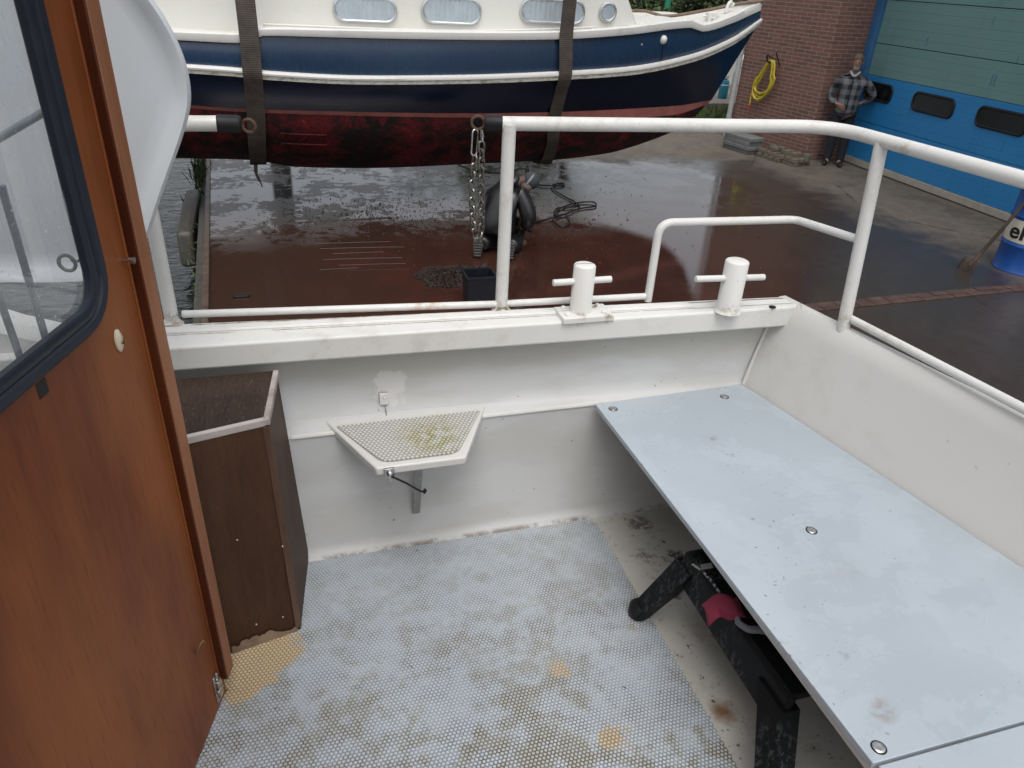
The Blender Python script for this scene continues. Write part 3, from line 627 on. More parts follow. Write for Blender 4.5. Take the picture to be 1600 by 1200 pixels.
# clip above the shelf
cp = PY(600, 622, WY+.064); mb = MB(); mb.box(cp+V((-.014,-.010,-.018)), cp+V((.012,.006,.020))); mb.lathe([(.005,0),(.004,.004)], cp+V((0,-.01,.006)), 8, ax=(0,-1,0)); cl = mb.build('clip', M['deckwhite'], boat, bevel=.003)
ct = PY(604, 655, WY+.045); mb = MB(); mb.tube([cp+V((.002,-.006,-.016)), V((ct.x, ct.y, LZ+.012))], .0018, 6); mb.lathe([(.006,0),(.005,.004),(.002,.006)], V((ct.x, WY+.042, LZ+.006)), 10); mb.build('clip_pin', M['steel'], cl)
# ---- bench
BZ = .462
def bx(y): return 1.421+(1.841-y)*.1926
f0 = PZ(930, 631, BZ); f1 = PZ(1370, 1200, BZ); sy = .572
def fx(y): return f0.x+(f1.x-f0.x)*(f0.y-y)/(f0.y-f1.y)
def board(pts, screws):
    mb = MB(); mb.prism([V((x, y, BZ)) for x, y in pts], (0, 0, -.016)); o = mb.build('bench_board', M['bench'], boat, bevel=.0018)
    for sx_, sy_ in screws:
        p = PZ(sx_, sy_, BZ); mb = MB(); mb.lathe([(.0115, -.001), (.0115, .0012), (.0095, .0026), (.007, .0030), (.004, .0022)], p, 20); mb.build('screw', M['steel'], o)
        mb = MB(); mb.lathe([(.0145, -.002), (.0145, .0004)], p, 20); mb.build('screw_rim', M['black'], o)
board([(f0.x, f0.y), (fx(sy+.003), sy+.003), (bx(sy)-.004, sy+.003), (bx(1.70)-.004, 1.70), (bx(1.85)-.010, 1.853)], [(958, 639), (1132, 620), (1268, 829), (1373, 1168)])
board([(fx(sy)+.006, sy-.003), (fx(-.3)+.006, -.3), (bx(-.3)-.004, -.3), (bx(sy)-.004, sy-.003)], [])
mb = MB(); mb.box((bx(1.4)-.05, -.3, BZ-.06), (bx(1.4)-.03, 1.75, BZ-.017)); mb.box((fx(1.2)+.03, -.25, BZ-.055), (fx(1.2)+.06, 1.82, BZ-.017)); mb.build('bench_bearer', M['hullwhite'], boat)
# ---- cabinet under the side deck
ct_ = .672
fA, fB = V((-.276, 1.505, 0)), V((-.086, 1.549, 0)); bB = V((-.049, 1.848, 0)); tA, tB = V((-.298, 1.55, ct_)), V((-.103, 1.603, ct_)); tb = V((-.078, 1.848, ct_))
def quad_slab(p, t):  # a slab of thickness t behind a quad (p0 p1 p2 p3)
    n_ = (p[1]-p[0]).cross(p[3]-p[0]).normalized(); return MB().prism(p, n_*-t)
LL = V((-.24, -.055, 0))
cab = quad_slab([fA+LL, fB, tB, tA+LL], .014).build('cabinet_front', M['cab'], boat)
cab['label'] = 'dark stained plywood cupboard front'
quad_slab([fB+V((.002,.016,0)), bB, tb, tB+V((.002,.016,0))], .014).build('cabinet_side', M['cab'], boat)
mb = MB(); mb.prism([tA+LL, tB, tb, V((tA.x-.24, 1.848, ct_))], (0, 0, -.014)); mb.build('cabinet_top', M['cabtop'], boat)
mb = MB(); mb.prism([tA+LL+V((0,-.004,.003)), tB+V((0,-.005,.003)), tB+V((-.004,-.005,-.018)), tA+LL+V((0,-.005,-.018))], (-.003, .014, 0)); mb.build('cabinet_trim', M['cabtrim'], boat, bevel=.003)
mb = MB(); mb.prism([tB+V((.005,-.004,.003)), tb+V((.006,0,.003)), tb+V((.006,0,-.017)), tB+V((.006,-.004,-.017))], (-.015, 0, 0)); mb.build('cabinet_trim', M['cabtrim'], boat, bevel=.003)
mb = MB(); mb.prism([fB+V((.004,-.004,.02)), tB+V((.004,-.003,-.02)), tB+V((-.013,-.007,-.02)), fB+V((-.013,-.008,.02))], (0, .014, 0)); mb.build('cabinet_trim', wood('brown_batten', (.05,.026,.016), (.09,.05,.033), (.13,.08,.055), .55, 2, 0., .15), boat, bevel=.002)
mb = MB(); rnd = random.Random(2); top = []; N = 26
for i in range(N+1):
    k = i/N; p = fA.lerp(fB, .06+.9*k); top.append(p+V((0,-.0035,.018+.028*abs(math.sin(k*3.1+.4))*rnd.uniform(.45, 1.2))))
for i in range(N):
    k0_, k1_ = .06+.9*i/N, .06+.9*(i+1)/N; mb.add([fA.lerp(fB, k0_)+V((0,-.004,.001)), fA.lerp(fB, k1_)+V((0,-.004,.001)), top[i+1], top[i]], [(0,1,2,3)])
mb.build('rotten_edge', M['rotten'], boat)
for k, h in ((.42, .075), (.78, .07), (.9, .3), (.35, .36)):
    p = fA.lerp(fB, k)+V((.0, -.002+h*.075, h)); MB().lathe([(.0028,0),(.002,.0015)], p, 8, ax=(.2,-1,0)).build('screw', M['steel'], cab)
# ---- door
DP = V((-.276, 1.386, 0)); DU = V((.28, .96, 0)).normalized(); DN = V((.96, -.28, 0)).normalized()   # hangs open along the port side
DU = V((.28, .96, 0)).normalized(); DN = V((DU.y, -DU.x, 0))
def dp(u, z, n=0.): return DP+DU*u+V((0,0,z))+DN*n
def D(x, y, n=0.):
    p = PP(x, y, DP+DN*n, DN); return ((p-DP).dot(DU), p.z)
door = bpy.data.objects.new
def dprism(poly, n0, n1): return MB().prism([dp(u, z, n0) for u, z in poly], DN*(n1-n0))
# window outline on the door
wr = D(82, 0)[0]; cu, cz = D(150, 475); 
(wu, wz) = D(148, 478); wu = -.135; wz = D(0, 640)[1]
wz = (D(0, 640)[1]+D(110, 540)[1])/2+.022
def rrect(u0, u1, z0, z1, r, n=7):
    out = []
    for cx, cy, a0 in ((u1-r, z0+r, -90), (u1-r, z1-r, 0), (u0+r, z1-r, 90), (u0+r, z0+r, 180)):
        for i in range(n+1):
            t = math.radians(a0+90*i/n); out.append((cx+r*math.cos(t), cy+r*math.sin(t)))
    return out
WU0, WU1, WZ0, WZ1, WR = -.62, -.128, wz-.004, 1.80, .065
outer = [(-.80, .012), (0.0, .012), (0.0, 2.05), (-.80, 2.05)]
inner = rrect(WU0, WU1, WZ0, WZ1, WR)
def plate_with_hole(outer, inner, n0, n1):
    bm = bmesh.new(); fs = []
    for nn in (n0, n1):
        vo = [bm.verts.new(dp(u, z, nn)) for u, z in outer]; vi = [bm.verts.new(dp(u, z, nn)) for u, z in inner]
        es = [bm.edges.new((vo[i], vo[(i+1) % len(vo)])) for i in range(len(vo))]+[bm.edges.new((vi[i], vi[(i+1) % len(vi)])) for i in range(len(vi))]
        bmesh.ops.triangle_fill(bm, use_beauty=True, edges=es); fs.append((vo, vi))
    for k in (0, 1):
        A, B = fs[0][k], fs[1][k]
        for i in range(len(A)):
            j = (i+1) % len(A); bm.faces.new((A[i], A[j], B[j], B[i]))
    bmesh.ops.recalc_face_normals(bm, faces=bm.faces); bm.verts.index_update(); mb = MB()
    mb.add([v.co for v in bm.verts], [[v.index for v in f.verts] for f in bm.faces]); bm.free(); return mb
dr = plate_with_hole(outer, inner, 0, -.022).build('door', M['door'], boat)
dr['label'] = 'varnished mahogany door with black rubber framed window'
def closed_sweep(outline, prof):
    """sweep a closed profile (offset outwards, along the door normal) round an outline on the door"""
    mb = MB(); n = len(outline); rows = []
    for i in range(n):
        a = V((*outline[i-1], 0)); b = V((*outline[(i+1) % n], 0)); t = (b-a).normalized(); o = V((t.y, -t.x, 0))
        rows.append([dp(outline[i][0]+o.x*w, outline[i][1]+o.y*w, h) for w, h in prof])
    rows.append(rows[0]); k = len(prof); rows = [r+[r[0]] for r in rows]; mb.grid(rows); return mb
closed_sweep(inner, [(-.016, -.012), (-.018, .001), (-.013, .005), (-.003, .006), (.001, .004), (.004, .008), (.016, .010), (.021, .006), (.022, .0008), (.0, -.001)]).build('window_gasket', M['rubber'], dr)
MB().prism([dp(u, z, -.010) for u, z in rrect(WU0+.004, WU1-.004, WZ0+.004, WZ1-.004, WR-.004)], DN*-.004).build('window_pane', M['glass'], dr)
TN = .019
dprism([(-.020, .075), (.022, .075), (.022, 2.05), (-.020, 2.05)], -.001, TN).build('edge_batten', M['battenshade'], dr, bevel=.0025)
dprism([(-.0185, .077), (.0205, .077), (.0205, 2.05), (-.0185, 2.05)], TN-.001, TN+.0022).build('lit_edge_face', M['battenlit'], dr, bevel=.0015)  # lit face of the batten, laid on as a paler layer
dprism([(-.027, .08), (-.0205, .08), (-.0205, 2.05), (-.027, 2.05)], -.001, .003).build('edge_moulding', M['door'], dr, bevel=.0025)
(u_, z_) = D(183, 532); mb = MB(); mb.lathe([(.001,0),(.014,.001),(.014,.004),(.010,.007),(.003,.008)], (0,0,0), 20)
def to_door(mb, u, z, n=0., sx=1., sz=1.):
    mb.v = [tuple(dp(u+x*sx, z+y*sz, n+w)) for x, y, w in mb.v]; return mb
cl_ = to_door(mb, u_, z_, 0, .75, 1.5).build('cleat', M['ivory'], dr)
mb = MB(); mb.tube([(0,-.004,.006),(0,-.004,.012),(0,.004,.014)], .003, 8); to_door(mb, u_, z_).build('cleat_knob', M['brass'], dr)
(u_, z_) = D(305, 1012); mb = MB(); mb.tube(bez([(-.004,-.016,0),(-.006,-.004,.006),(0,.010,.012),(.010,.012,.016),(.013,.003,.018)], 5), .0017, 8); to_door(mb, u_, z_).build('hook', M['brass'], dr)
(u_, z_) = D(66, 607); dprism([(u_-.012, z_-.012), (u_+.012, z_-.012), (u_+.012, z_+.012), (u_-.012, z_+.012)], -.0005, .0008).build('keyhole_tape', M['black'], dr)
(u_, z_) = D(190, 406); mb = MB(); mb.tube([(0,0,0),(0,0,.016)], .0035, 8); mb.tube([(0,0,.014),(0,0,.022)], .006, 10); to_door(mb, u_, z_).build('bolt', M['steel'], dr)
(u_, z_) = D(128, 406, -.02); mb = MB(); mb.tube(ring((0,0,0), .013, 0, (1,0,0)), .003, 8, closed=True); to_door(mb, WU1-.012, z_, -.035).build('ring', M['chain'], dr)
mb = MB(); mb.tube([(.012,0,-.0),(.012,0,-.012)], .003, 8); to_door(mb, WU1-.012, z_, -.023).build('bolt', M['steel'], dr)
u_ = -.043; mb = MB(); mb.box((-.010,-.032,0), (.010,.030,.003)); mb.box((-.007,-.020,.003), (.008,.018,.011)); mb.tube([(0,.02,.006),(0,.036,.006)], .0032, 8); mb.tube([(-.012,-.002,.009),(.006,-.002,.012)], .003, 8)
to_door(mb, u_, .075, 0, 1.3, 1.45).build('latch', M['steel'], dr, bevel=.001)
# ---- white curved screen outboard of the door
SY = 1.74
edge = [(60, -170), (150, -108), (205, -44), (237, 0), (257, 30), (275, 64), (289, 101), (296, 139), (295, 171), (284, 213), (269, 256), (248, 315), (229, 372), (214, 404), (190, 424), (150, 438), (80, 441), (0, 441), (-120, 441)]
out_ = [PY(x, y, SY) for x, y in edge]; out_ = bez(out_, 4)
top_l = PY(-120, -170, SY)
cen = V((sum(p.x for p in out_)/len(out_)-.12, SY, sum(p.z for p in out_)/len(out_)+.05))
mb = MB(); prof = [(.060, .016), (.040, .015), (.026, .006), (.013, -.006), (.004, -.010), (0, -.003), (-.002, .008), (0, .02), (.006, .03)]
rows = []
for i, p in enumerate(out_):
    t = (out_[min(i+1, len(out_)-1)]-out_[max(i-1, 0)]).normalized(); o = V((-t.z, 0, t.x))
    if o.dot(cen-p) < 0: o = -o
    rows.append([p+o*w+V((0, d, 0)) for w, d in prof])
mb.grid(rows); inner_loop = [r[0] for r in rows]; tl = V((top_l.x, SY+.016, top_l.z))
for i in range(len(inner_loop)-1): mb.add([inner_loop[i], inner_loop[i+1], cen+V((0,.016,0))], [(0,1,2)])
mb.add([inner_loop[-1], tl, cen+V((0,.016,0))], [(0,1,2)]); mb.add([tl, inner_loop[0], cen+V((0,.016,0))], [(0,1,2)])
bk = [r[-1] for r in rows]+[tl+V((0,.014,0))]; mb.add(bk, [list(range(len(bk)))])
scr = mb.build('side_screen', M['screen'], boat); scr['label'] = 'white rounded screen panel behind the door'
fr = plain('grey_frame_tube', (.11,.125,.145), .45, .15, 20)
for a, b in (((-60, 250), (100, 157)), ((2, 290), (95, 610)), ((-10, 440), (60, 640))):
    mb = MB(); mb.tube([PY(*a, 1.62), PY(*b, 1.62)], .0075, 10); mb.build('screen_frame', fr, scr)

# ---- wheelhouse roof and far walls to our left, unseen, added to shade the cockpit
wh = M['hullwhite']
mb = MB(); mb.prism([(-2.7, -1.25, 2.08), (-.34, -1.25, 2.08), (-.34, .95, 2.08), (-2.7, .95, 2.08)], (0,0,.06)); mb.build('unseen_wheelhouse_roof', wh, boat, bevel=.015)  # roof cut short so that light reaches the screen
mb = MB(); mb.prism([(-2.7, -1.2, 0), (-.40, -1.2, 0), (-.40, -1.2, 2.08), (-2.7, -1.2, 2.08)], (0,.04,0)); mb.build('unseen_wheelhouse_side', wh, boat)
mb = MB(); mb.prism([(-2.66, -1.16, 0), (-2.66, 1.62, 0), (-2.66, 1.62, 1.1), (-2.66, -1.16, 1.1)], (.04,0,0)); mb.build('unseen_wheelhouse_front', wh, boat)
mb = MB(); mb.prism([(-.45, -1.16, 0), (-.45, .58, 0), (-.45, .58, 2.08), (-.45, -1.16, 2.08)], (.03,0,0)); mb.build('unseen_wheelhouse_bulkhead', M['door'], boat)

# ---- chain across the gate, hanging from the rail ring
ch = thing('gate_chain', 'doubled steel chain hanging from the ring at the end of the top rail', 'chain', rc)
def link(c, ax, side, L=.015, r=.0078, t=.0031):
    ax = V(ax).normalized(); side = (V(side)-ax*V(side).dot(ax)).normalized(); pts = []
    for s in (1, -1):
        for i in range(7):
            a = math.pi*i/6; pts.append(V(c)+ax*(s*(L-r)+s*math.sin(a)*r)+side*(s*math.cos(a)*r))
    return MB().tube(pts, t, 7, closed=True)
top = rc+V((0,-.004,-.02)); bot = PY(745, 372, rc.y); y0 = rc.y
path = bez([top+V((-.006,0,-.055)), V((top.x-.012, y0, (top.z+bot.z)/2)), V((bot.x-.010, y0, bot.z+.04)), V((bot.x+.001, y0-.002, bot.z)), V((bot.x+.013, y0, bot.z+.04)), V((top.x+.014, y0, (top.z+bot.z)/2)), top+V((.010,0,-.03))], 40)
acc = 0; k = 0; last = path[0]
for i in range(1, len(path)):
    acc += (path[i]-path[i-1]).length
    if acc >= .0215:
        acc = 0; t = path[min(i+1, len(path)-1)]-path[i-1]; sd_ = V((1, .25, 0)) if k % 2 else V((-.45, 1, .1)); k += 1
        link(path[i], t, sd_).build('link', M['chain'], ch)
link(top+V((-.009,0,-.030)), (.05,0,1), (1,.3,0), .034, .0085, .0022).build('snap_hook', M['steel'], ch)
MB().tube([top+V((.008,-.004,.004)), top+V((.010,-.004,-.012)), top+V((.011,-.002,-.026))], [.004,.0055,.0035], 10).build('shackle_pin', M['steel'], ch)

# ---- step stool and odds and ends under the bench
st = thing('step_stool', 'scuffed black plastic step stool standing under the pale blue bench', 'stool', (1.13, 1.08, 0))
ZT = .285
ya, yb = 1.30, .86; x0, x1 = .955, 1.32
def slab(poly, d, nm, mat, bev=.008): return MB().prism(poly, d).build(nm, mat, st, bevel=bev)
fp = PZ(998, 955, .02)
mb = MB(); mb.prism([(x0, ya+.02, ZT), (x1, ya+.02, ZT), (x1, yb-.02, ZT), (x0, yb-.02, ZT)], (0, 0, -.022)); mb.build('step', M['stool'], st, bevel=.006)
slab([(x0-.004, ya+.025, ZT-.005), (x0-.004, yb-.025, ZT-.005), (x0-.020, yb-.025, ZT-.115), (x0-.020, ya+.025, ZT-.10)], (.022,0,0), 'apron', M['stool'])
slab([(x1+.004, ya+.025, ZT-.005), (x1+.004, yb-.025, ZT-.005), (x1+.016, yb-.025, ZT-.085), (x1+.016, ya+.025, ZT-.085)], (-.022,0,0), 'apron', M['stool'])
def leg(tx, ty, fx_, fy_, w=.06):
    a = V((tx, ty, ZT-.04)); b = V((fx_, fy_, .012)); mb = MB(); rows = []
    for k in np.linspace(0, 1, 5):
        p = a.lerp(b, k); ww = w*(1-.35*k)/2; d = .022
        rows.append([p+V((-d,-ww,0)), p+V((d,-ww,0)), p+V((d,ww,0)), p+V((-d,ww,0)), p+V((-d,-ww,0))])
    mb.grid(rows); mb.add([rows[0][0],rows[0][1],rows[0][2],rows[0][3]], [(0,1,2,3)])
    o = mb.build('leg', M['stool'], st); MB().lathe([(.026,0),(.031,.006),(.031,.036),(.024,.045)], V((b.x, b.y, 0.006)), 16).build('foot_cap', M['black'], o)
leg(x0+.005, ya, fp.x, fp.y, .075); leg(x0+.005, yb+.02, fp.x-.01, .68, .1); leg(x1, ya, 1.40, 1.42, .07); leg(x1, yb, 1.42, .70, .09)
# cloth
pc = PZ(1133, 945, ZT+.03); mb = MB(); rnd = random.Random(4); rows = []
for i in range(9):
    r = []
    for j in range(9):
        u, w = i/8-.5, j/8-.5; r.append(V((pc.x+u*.085+w*.02, pc.y+w*.07-u*.02, ZT+.014+.030*math.exp(-(u*u+w*w)*5)+.010*math.sin(u*9+w*4)+rnd.uniform(-.003,.003)-max(0, -u-.3)*.12)))
    rows.append(r)
mb.grid(rows); o = tag(mb.build('cloth', M['pink'], None, sub=1), 'crumpled dusty pink cloth lying on the black stool under the bench', 'cloth'); so_ = o.modifiers.new('solid', 'SOLIDIFY'); so_.thickness = .003
pg = PZ(1166, 972, ZT+.02); mb = MB(); mb.tube(bez([pg+V((-.012,.018,.0)), pg+V((-.022,0,.004)), pg+V((-.008,-.022,.002)), pg+V((.02,-.03,0)), pg+V((.05,-.05,0))], 6), [.008]*12+[.009]*13, 8); tag(mb.build('rubber_strap', M['greyrub']), 'grey rubber strap beside the pink cloth on the black stool', 'strap')
pr = [PZ(x, y, ZT+.006) for x, y in ((1080, 880), (1098, 893), (1112, 908), (1124, 926))]
def rope_mat():
    n = NT('flecked_cord'); f = n.step(n.noise(110, 1), .52, .56); return n.out(n.mix(f, (.02,.02,.022), (.42,.4,.37)), .8)
mb = MB(); mb.tube(bez(pr, 6), .0035, 7); tag(mb.build('cord', rope_mat()), 'thin black and white flecked cord lying on the black stool', 'cord')
pt_ = PZ(1101, 886, ZT+.008); mb = MB(); mb.prism([pt_+V((-.012,-.008,0)), pt_+V((.018,-.012,.004)), pt_+V((.022,.006,.004)), pt_+V((-.008,.010,0))], (0,0,.0012)); tag(mb.build('paper_tag', plain('grey_paper_tag', (.34,.35,.35), .8, .2, 60)), 'small grey paper tag beside the flecked cord on the black stool', 'tag')

# ================================================================== THE BOAT IN THE SLINGS
hb_ = thing('steel_yacht', 'navy and white steel cruiser with red underside hanging in two slings over the yard', 'boat', (1.5, 9.75, -.65))
C0 = 9.75
ROW = {  # pixel tracks along the near side, and greatest half breadth
 'cap':  (1.36, 2.6, [(276,50),(375,54),(396,52),(412,45),(565,48),(760,51),(869,50),(980,43),(1060,33),(1078,32),(1096,39),(1142,25),(1170,12)], (1190, 5)),
 'blue': (1.36, 2.6, [(276,62),(375,67),(398,65),(413,55),(565,59),(760,62),(869,61),(980,54),(1060,44),(1078,43),(1096,49),(1142,36),(1170,24)], (1189, 16)),
 'st0':  (1.37, 2.4, [(290,101),(375,107),(409,111),(565,119),(720,118),(894,111),(980,105),(1077,86),(1142,60)], (1187, 30)),
 'st1':  (1.36, 2.4, [(290,112),(375,118),(409,122),(565,130),(720,129),(894,122),(980,116),(1077,96),(1142,69)], (1184, 39)),
 'wl':   (1.24, 2.0, [(294,164),(380,170),(565,175),(760,177),(900,174),(1000,169),(1060,165)], (1112, 156)),
 'wl2':  (1.20, 2.0, [(294,169),(380,175),(565,181),(760,184),(900,185),(1000,184),(1050,180)], (1103, 164)),
 'bil':  (.98, 1.9, [(280,216),(390,221),(467,226),(610,228),(760,226),(850,222),(947,214),(1012,204)], (1090, 178)),
 'bot':  (.46, 1.7, [(272,247),(390,250),(467,261),(610,262),(760,255),(850,251),(947,240),(1012,220),(1055,203)], (1080, 187)),
}
def pchip(xs, ys, x):
    xs = np.array(xs); ys = np.array(ys); o = np.argsort(xs); xs, ys = xs[o], ys[o]; h = np.diff(xs); d = np.diff(ys)/h; m = np.zeros(len(xs)); m[0] = d[0]; m[-1] = d[-1]
    for i in range(1, len(xs)-1):
        m[i] = 0 if d[i-1]*d[i] <= 0 else 2*d[i-1]*d[i]/(d[i-1]+d[i])
    if x <= xs[0]: return ys[0]+m[0]*(x-xs[0])*.6
    if x >= xs[-1]: return ys[-1]
    i = int(np.searchsorted(xs, x)-1); t = (x-xs[i])/h[i]
    return (2*t**3-3*t*t+1)*ys[i]+(t**3-2*t*t+t)*h[i]*m[i]+(-2*t**3+3*t*t)*ys[i+1]+(t**3-t*t)*h[i]*m[i+1]
XS = -3.4
class Row:
    def __init__(s, bmax, ex, px, end):
        E_ = PY(*end, C0); s.xe = E_.x; s.b = bmax; s.ex = ex; xs, zs = [], []
        for (x, y) in px:
            lo, hi = -6., s.xe
            for _ in range(40):
                mid = (lo+hi)/2; p = PY(x, y, C0-s.B(mid))
                if p.x > mid: lo = mid
                else: hi = mid
            p = PY(x, y, C0-s.B(lo)); xs.append(p.x); zs.append(p.z)
        xs.append(s.xe); zs.append(E_.z); s.xs, s.zs = xs, zs
    def B(s, X):
        u = (X-.2)/(s.xe-.2); bb = s.b*(1-max(0, min(1, u))**s.ex)
        u2 = (-.5-X)/2.9; return bb*(1-.22*max(0, u2)**2)
    def pt(s, X, side=-1): return V((X, C0+side*s.B(X), pchip(s.xs, s.zs, X)))
    def t(s, t, side=-1): X = XS+(s.xe-XS)*(1-(1-t)**1.35); return s.pt(X, side)
RW = {k: Row(*v) for k, v in ROW.items()}
NS = 72; TS = [i/NS for i in range(NS+1)]
def loft(keys, name, mats, sub=3, bulge=0., off=0., caps=False):
    mb = MB()
    for side in (-1, 1):
        rows = []
        for t in TS:
            r = []
            for a, b in zip(keys[:-1], keys[1:]):
                p, q = RW[a].t(t, side), RW[b].t(t, side)
                for i in range(sub+(1 if b == keys[-1] else 0)):
                    k = i/sub; w = p.lerp(q, k); w.y += side*(bulge*4*k*(1-k)*min(1, (1-t)*4)+off); r.append(w)
            rows.append(r)
        mb.grid(rows, flip=(side > 0))
        if side < 0: st0 = rows[0]
        else: mb.grid([st0, rows[0]], flip=True)
    return mb.build(name, mats, hb_, angle=50)
loft(['blue', 'st0'], 'topsides', M['hullblue'], 4, .02)
loft(['st1', 'wl'], 'lower_hull', M['hullshade'], 5, .03)
loft(['wl', 'wl2'], 'boot_stripe', M['boot'], 1)
loft(['wl2', 'bil', 'bot'], 'underwater_hull', M['antifoul'], 5, .045)
mb = MB(); rows = [[RW['bot'].t(t, -1), RW['bot'].t(t, -1).lerp(RW['bot'].t(t, 1), .5)+V((0,0,-.05*min(1, (1-t)*6))), RW['bot'].t(t, 1)] for t in TS]; mb.grid(rows); mb.build('keel', M['antifoul'], hb_)
# rubbing strake: rounded white nose above a grimy face
for nm, mt, zz in (('rubbing_strake', M['strake'], None),):
    mb = MB(); mw = MB()
    for side in (-1, 1):
        ra, rb = [], []
        for t in TS:
            p, q = RW['st0'].t(t, side), RW['st1'].t(t, side); o = V((0, side, 0)); e = min(1, (1-t)*9); w = V((.03*(1-e), 0, 0))
            m_ = p.lerp(q, .5)
            ra.append([m_+o*.055*e+w, q+o*.055*e+w+V((0,0,-.006)), q+o*-.02+V((0,0,-.006))])
            rb.append([p+o*-.02, p+o*.03*e+w+V((0,0,.012)), p+o*.055*e+w*1.4+V((0,0,.004)), p.lerp(q,.25)+o*.068*e+w*1.6, m_+o*.066*e+w*1.4, m_+o*.053*e+w])
        mb.grid(ra, flip=side > 0); mw.grid(rb, flip=side > 0)
    mb.build('rubbing_strake', M['strake'], hb_); mw.build('strake_moulding', M['boatcap'], hb_)
# gunwale cap
mb = MB()
for side in (-1, 1):
    rows = []
    for t in TS:
        p, q = RW['cap'].t(t, side), RW['blue'].t(t, side); o = V((0, side, 0)); e = min(1, (1-t)*9)
        rows.append([q+o*-.01, q+o*.035*e, q.lerp(p,.3)+o*.045*e, p+o*.045*e, p+o*.03*e+V((0,0,.012)), p+o*-.05*e+V((0,0,.012)), p+o*-.06*e+V((0,0,-.04))])
    mb.grid(rows, flip=side > 0)
mb.build('gunwale', M['boatcap'], hb_)
# deck
mb = MB(); rows = []
for t in TS:
    p, q = RW['blue'].t(t, -1), RW['blue'].t(t, 1); z = p.z+.05; rows.append([V((p.x, p.y+(q.y-p.y)*k, z+.03*math.sin(math.pi*k))) for k in np.linspace(.0, 1, 7)])
mb.grid(rows); mb.build('deck', M['boatwhite'], hb_)
mb = MB(); mb.tube([RW['cap'].t(t, 1)+V((0,-.03,.03)) for t in TS if t > .3], .022, 8); mb.build('toe_rail', M['toe'], hb_)
# cabin
CYn = C0-.92
def cabP(x, y): return PY(x, y, CYn)
c_f = cabP(1004, 40); c_ft = cabP(998, 0); slope = (c_ft.x-c_f.x)/(c_ft.z-c_f.z)
zb = .93; zt = zb+.98
a0 = cabP(262, 40); xl = a0.x-.35
xf = c_f.x+.06
for_top = xf+slope*(zt-zb)*1.6
cabp = [(xl, zb-.12), (xf, zb-.02), (for_top, zt), (xl+.45, zt), (xl+.35, zt-.35), (xl+.12, zb+.25)]
mb = MB(); lo = [V((x, CYn+.06*(z-zb), z)) for x, z in cabp]; n_ = len(lo); hi_ = [V((p.x, 2*C0-p.y, p.z)) for p in lo]
mb.add(lo+hi_, [list(range(n_)), list(range(2*n_-1, n_-1, -1))]+[(i, i+n_, (i+1) % n_+n_, (i+1) % n_) for i in range(n_)]); cabn = mb.build('cabin', M['boatwhite'], hb_, bevel=.03, seg=3)
mb = MB(); mb.prism([(xl+.3, CYn-.02, zt+.002), (for_top+.1, CYn-.02, zt+.002), (for_top+.1, 2*C0-CYn+.02, zt+.002), (xl+.3, 2*C0-CYn+.02, zt+.002)], (0,0,.06)); mb.build('cabin_roof', M['boatwhite'], hb_, bevel=.025, seg=3)
mb = MB(); mb.prism([V((xl-1.7, CYn+.0, 1.0)), V((xl+.08, CYn-.004, 1.12)), V((xl+.30, CYn-.004, zt-.3)), V((xl+.3, CYn, zt+.05)), V((xl-1.5, CYn, zt))], (0, 2*(C0-CYn), 0)); mb.build('canvas_hood', M['canvas'], hb_, bevel=.04)
def stad(c, hw, hh, y, r=None, n=10):
    r = r or min(hw, hh); out = []
    for cx, cz, a0_ in ((hw-r, -hh+r, -90), (hw-r, hh-r, 0), (-hw+r, hh-r, 90), (-hw+r, -hh+r, 180)):
        for i in range(n+1):
            t = math.radians(a0_+90*i/n); out.append(V((c.x+cx+r*math.cos(t), y, c.z+cz+r*math.sin(t))))
    return out
def porthole(xl_, xr_, yt, yb_, name='window'):
    a, b = cabP(xl_, (yt+yb_)/2), cabP(xr_, (yt+yb_)/2); t, bo = cabP((xl_+xr_)/2, yt), cabP((xl_+xr_)/2, yb_)
    c = V(((a.x+b.x)/2, 0, (t.z+bo.z)/2)); hw = (b.x-a.x)/2; hh = (t.z-bo.z)/2; Y = CYn-.012
    f = MB(); o = stad(c, hw, hh, Y); f.tube(o, .017, 8, closed=True); w = f.build(name, M['alu'], hb_)
    pts = stad(c, hw-.015, hh-.015, Y+.004); mb = MB(); rows = []
    nn = 40
    for i in range(nn+1):
        x = c.x-hw+.012+(2*hw-.024)*i/nn; dx = abs(x-c.x)-(hw-min(hw, hh)); r = min(hw, hh)-.014
        half = r if dx <= 0 else math.sqrt(max(0, r*r-dx*dx)); y = Y-.002-.010*(.5+.5*math.sin(i*1.9+.6*math.sin(i*.7))); rows.append([V((x, y, c.z-half)), V((x, y, c.z+half))])
    mb.grid(rows, flip=True); mb.build('curtain', M['curtain'], w)
    MB().prism([p+V((0,-.018,0)) for p in stad(c, hw-.008, hh-.008, Y)], (0,-.003,0)).build('pane', M['paneglass'], w)
    return w
porthole(522, 618, -3, 33); porthole(660, 750, -2, 36); porthole(814, 912, 0, 35); porthole(938, 961, 5, 32)
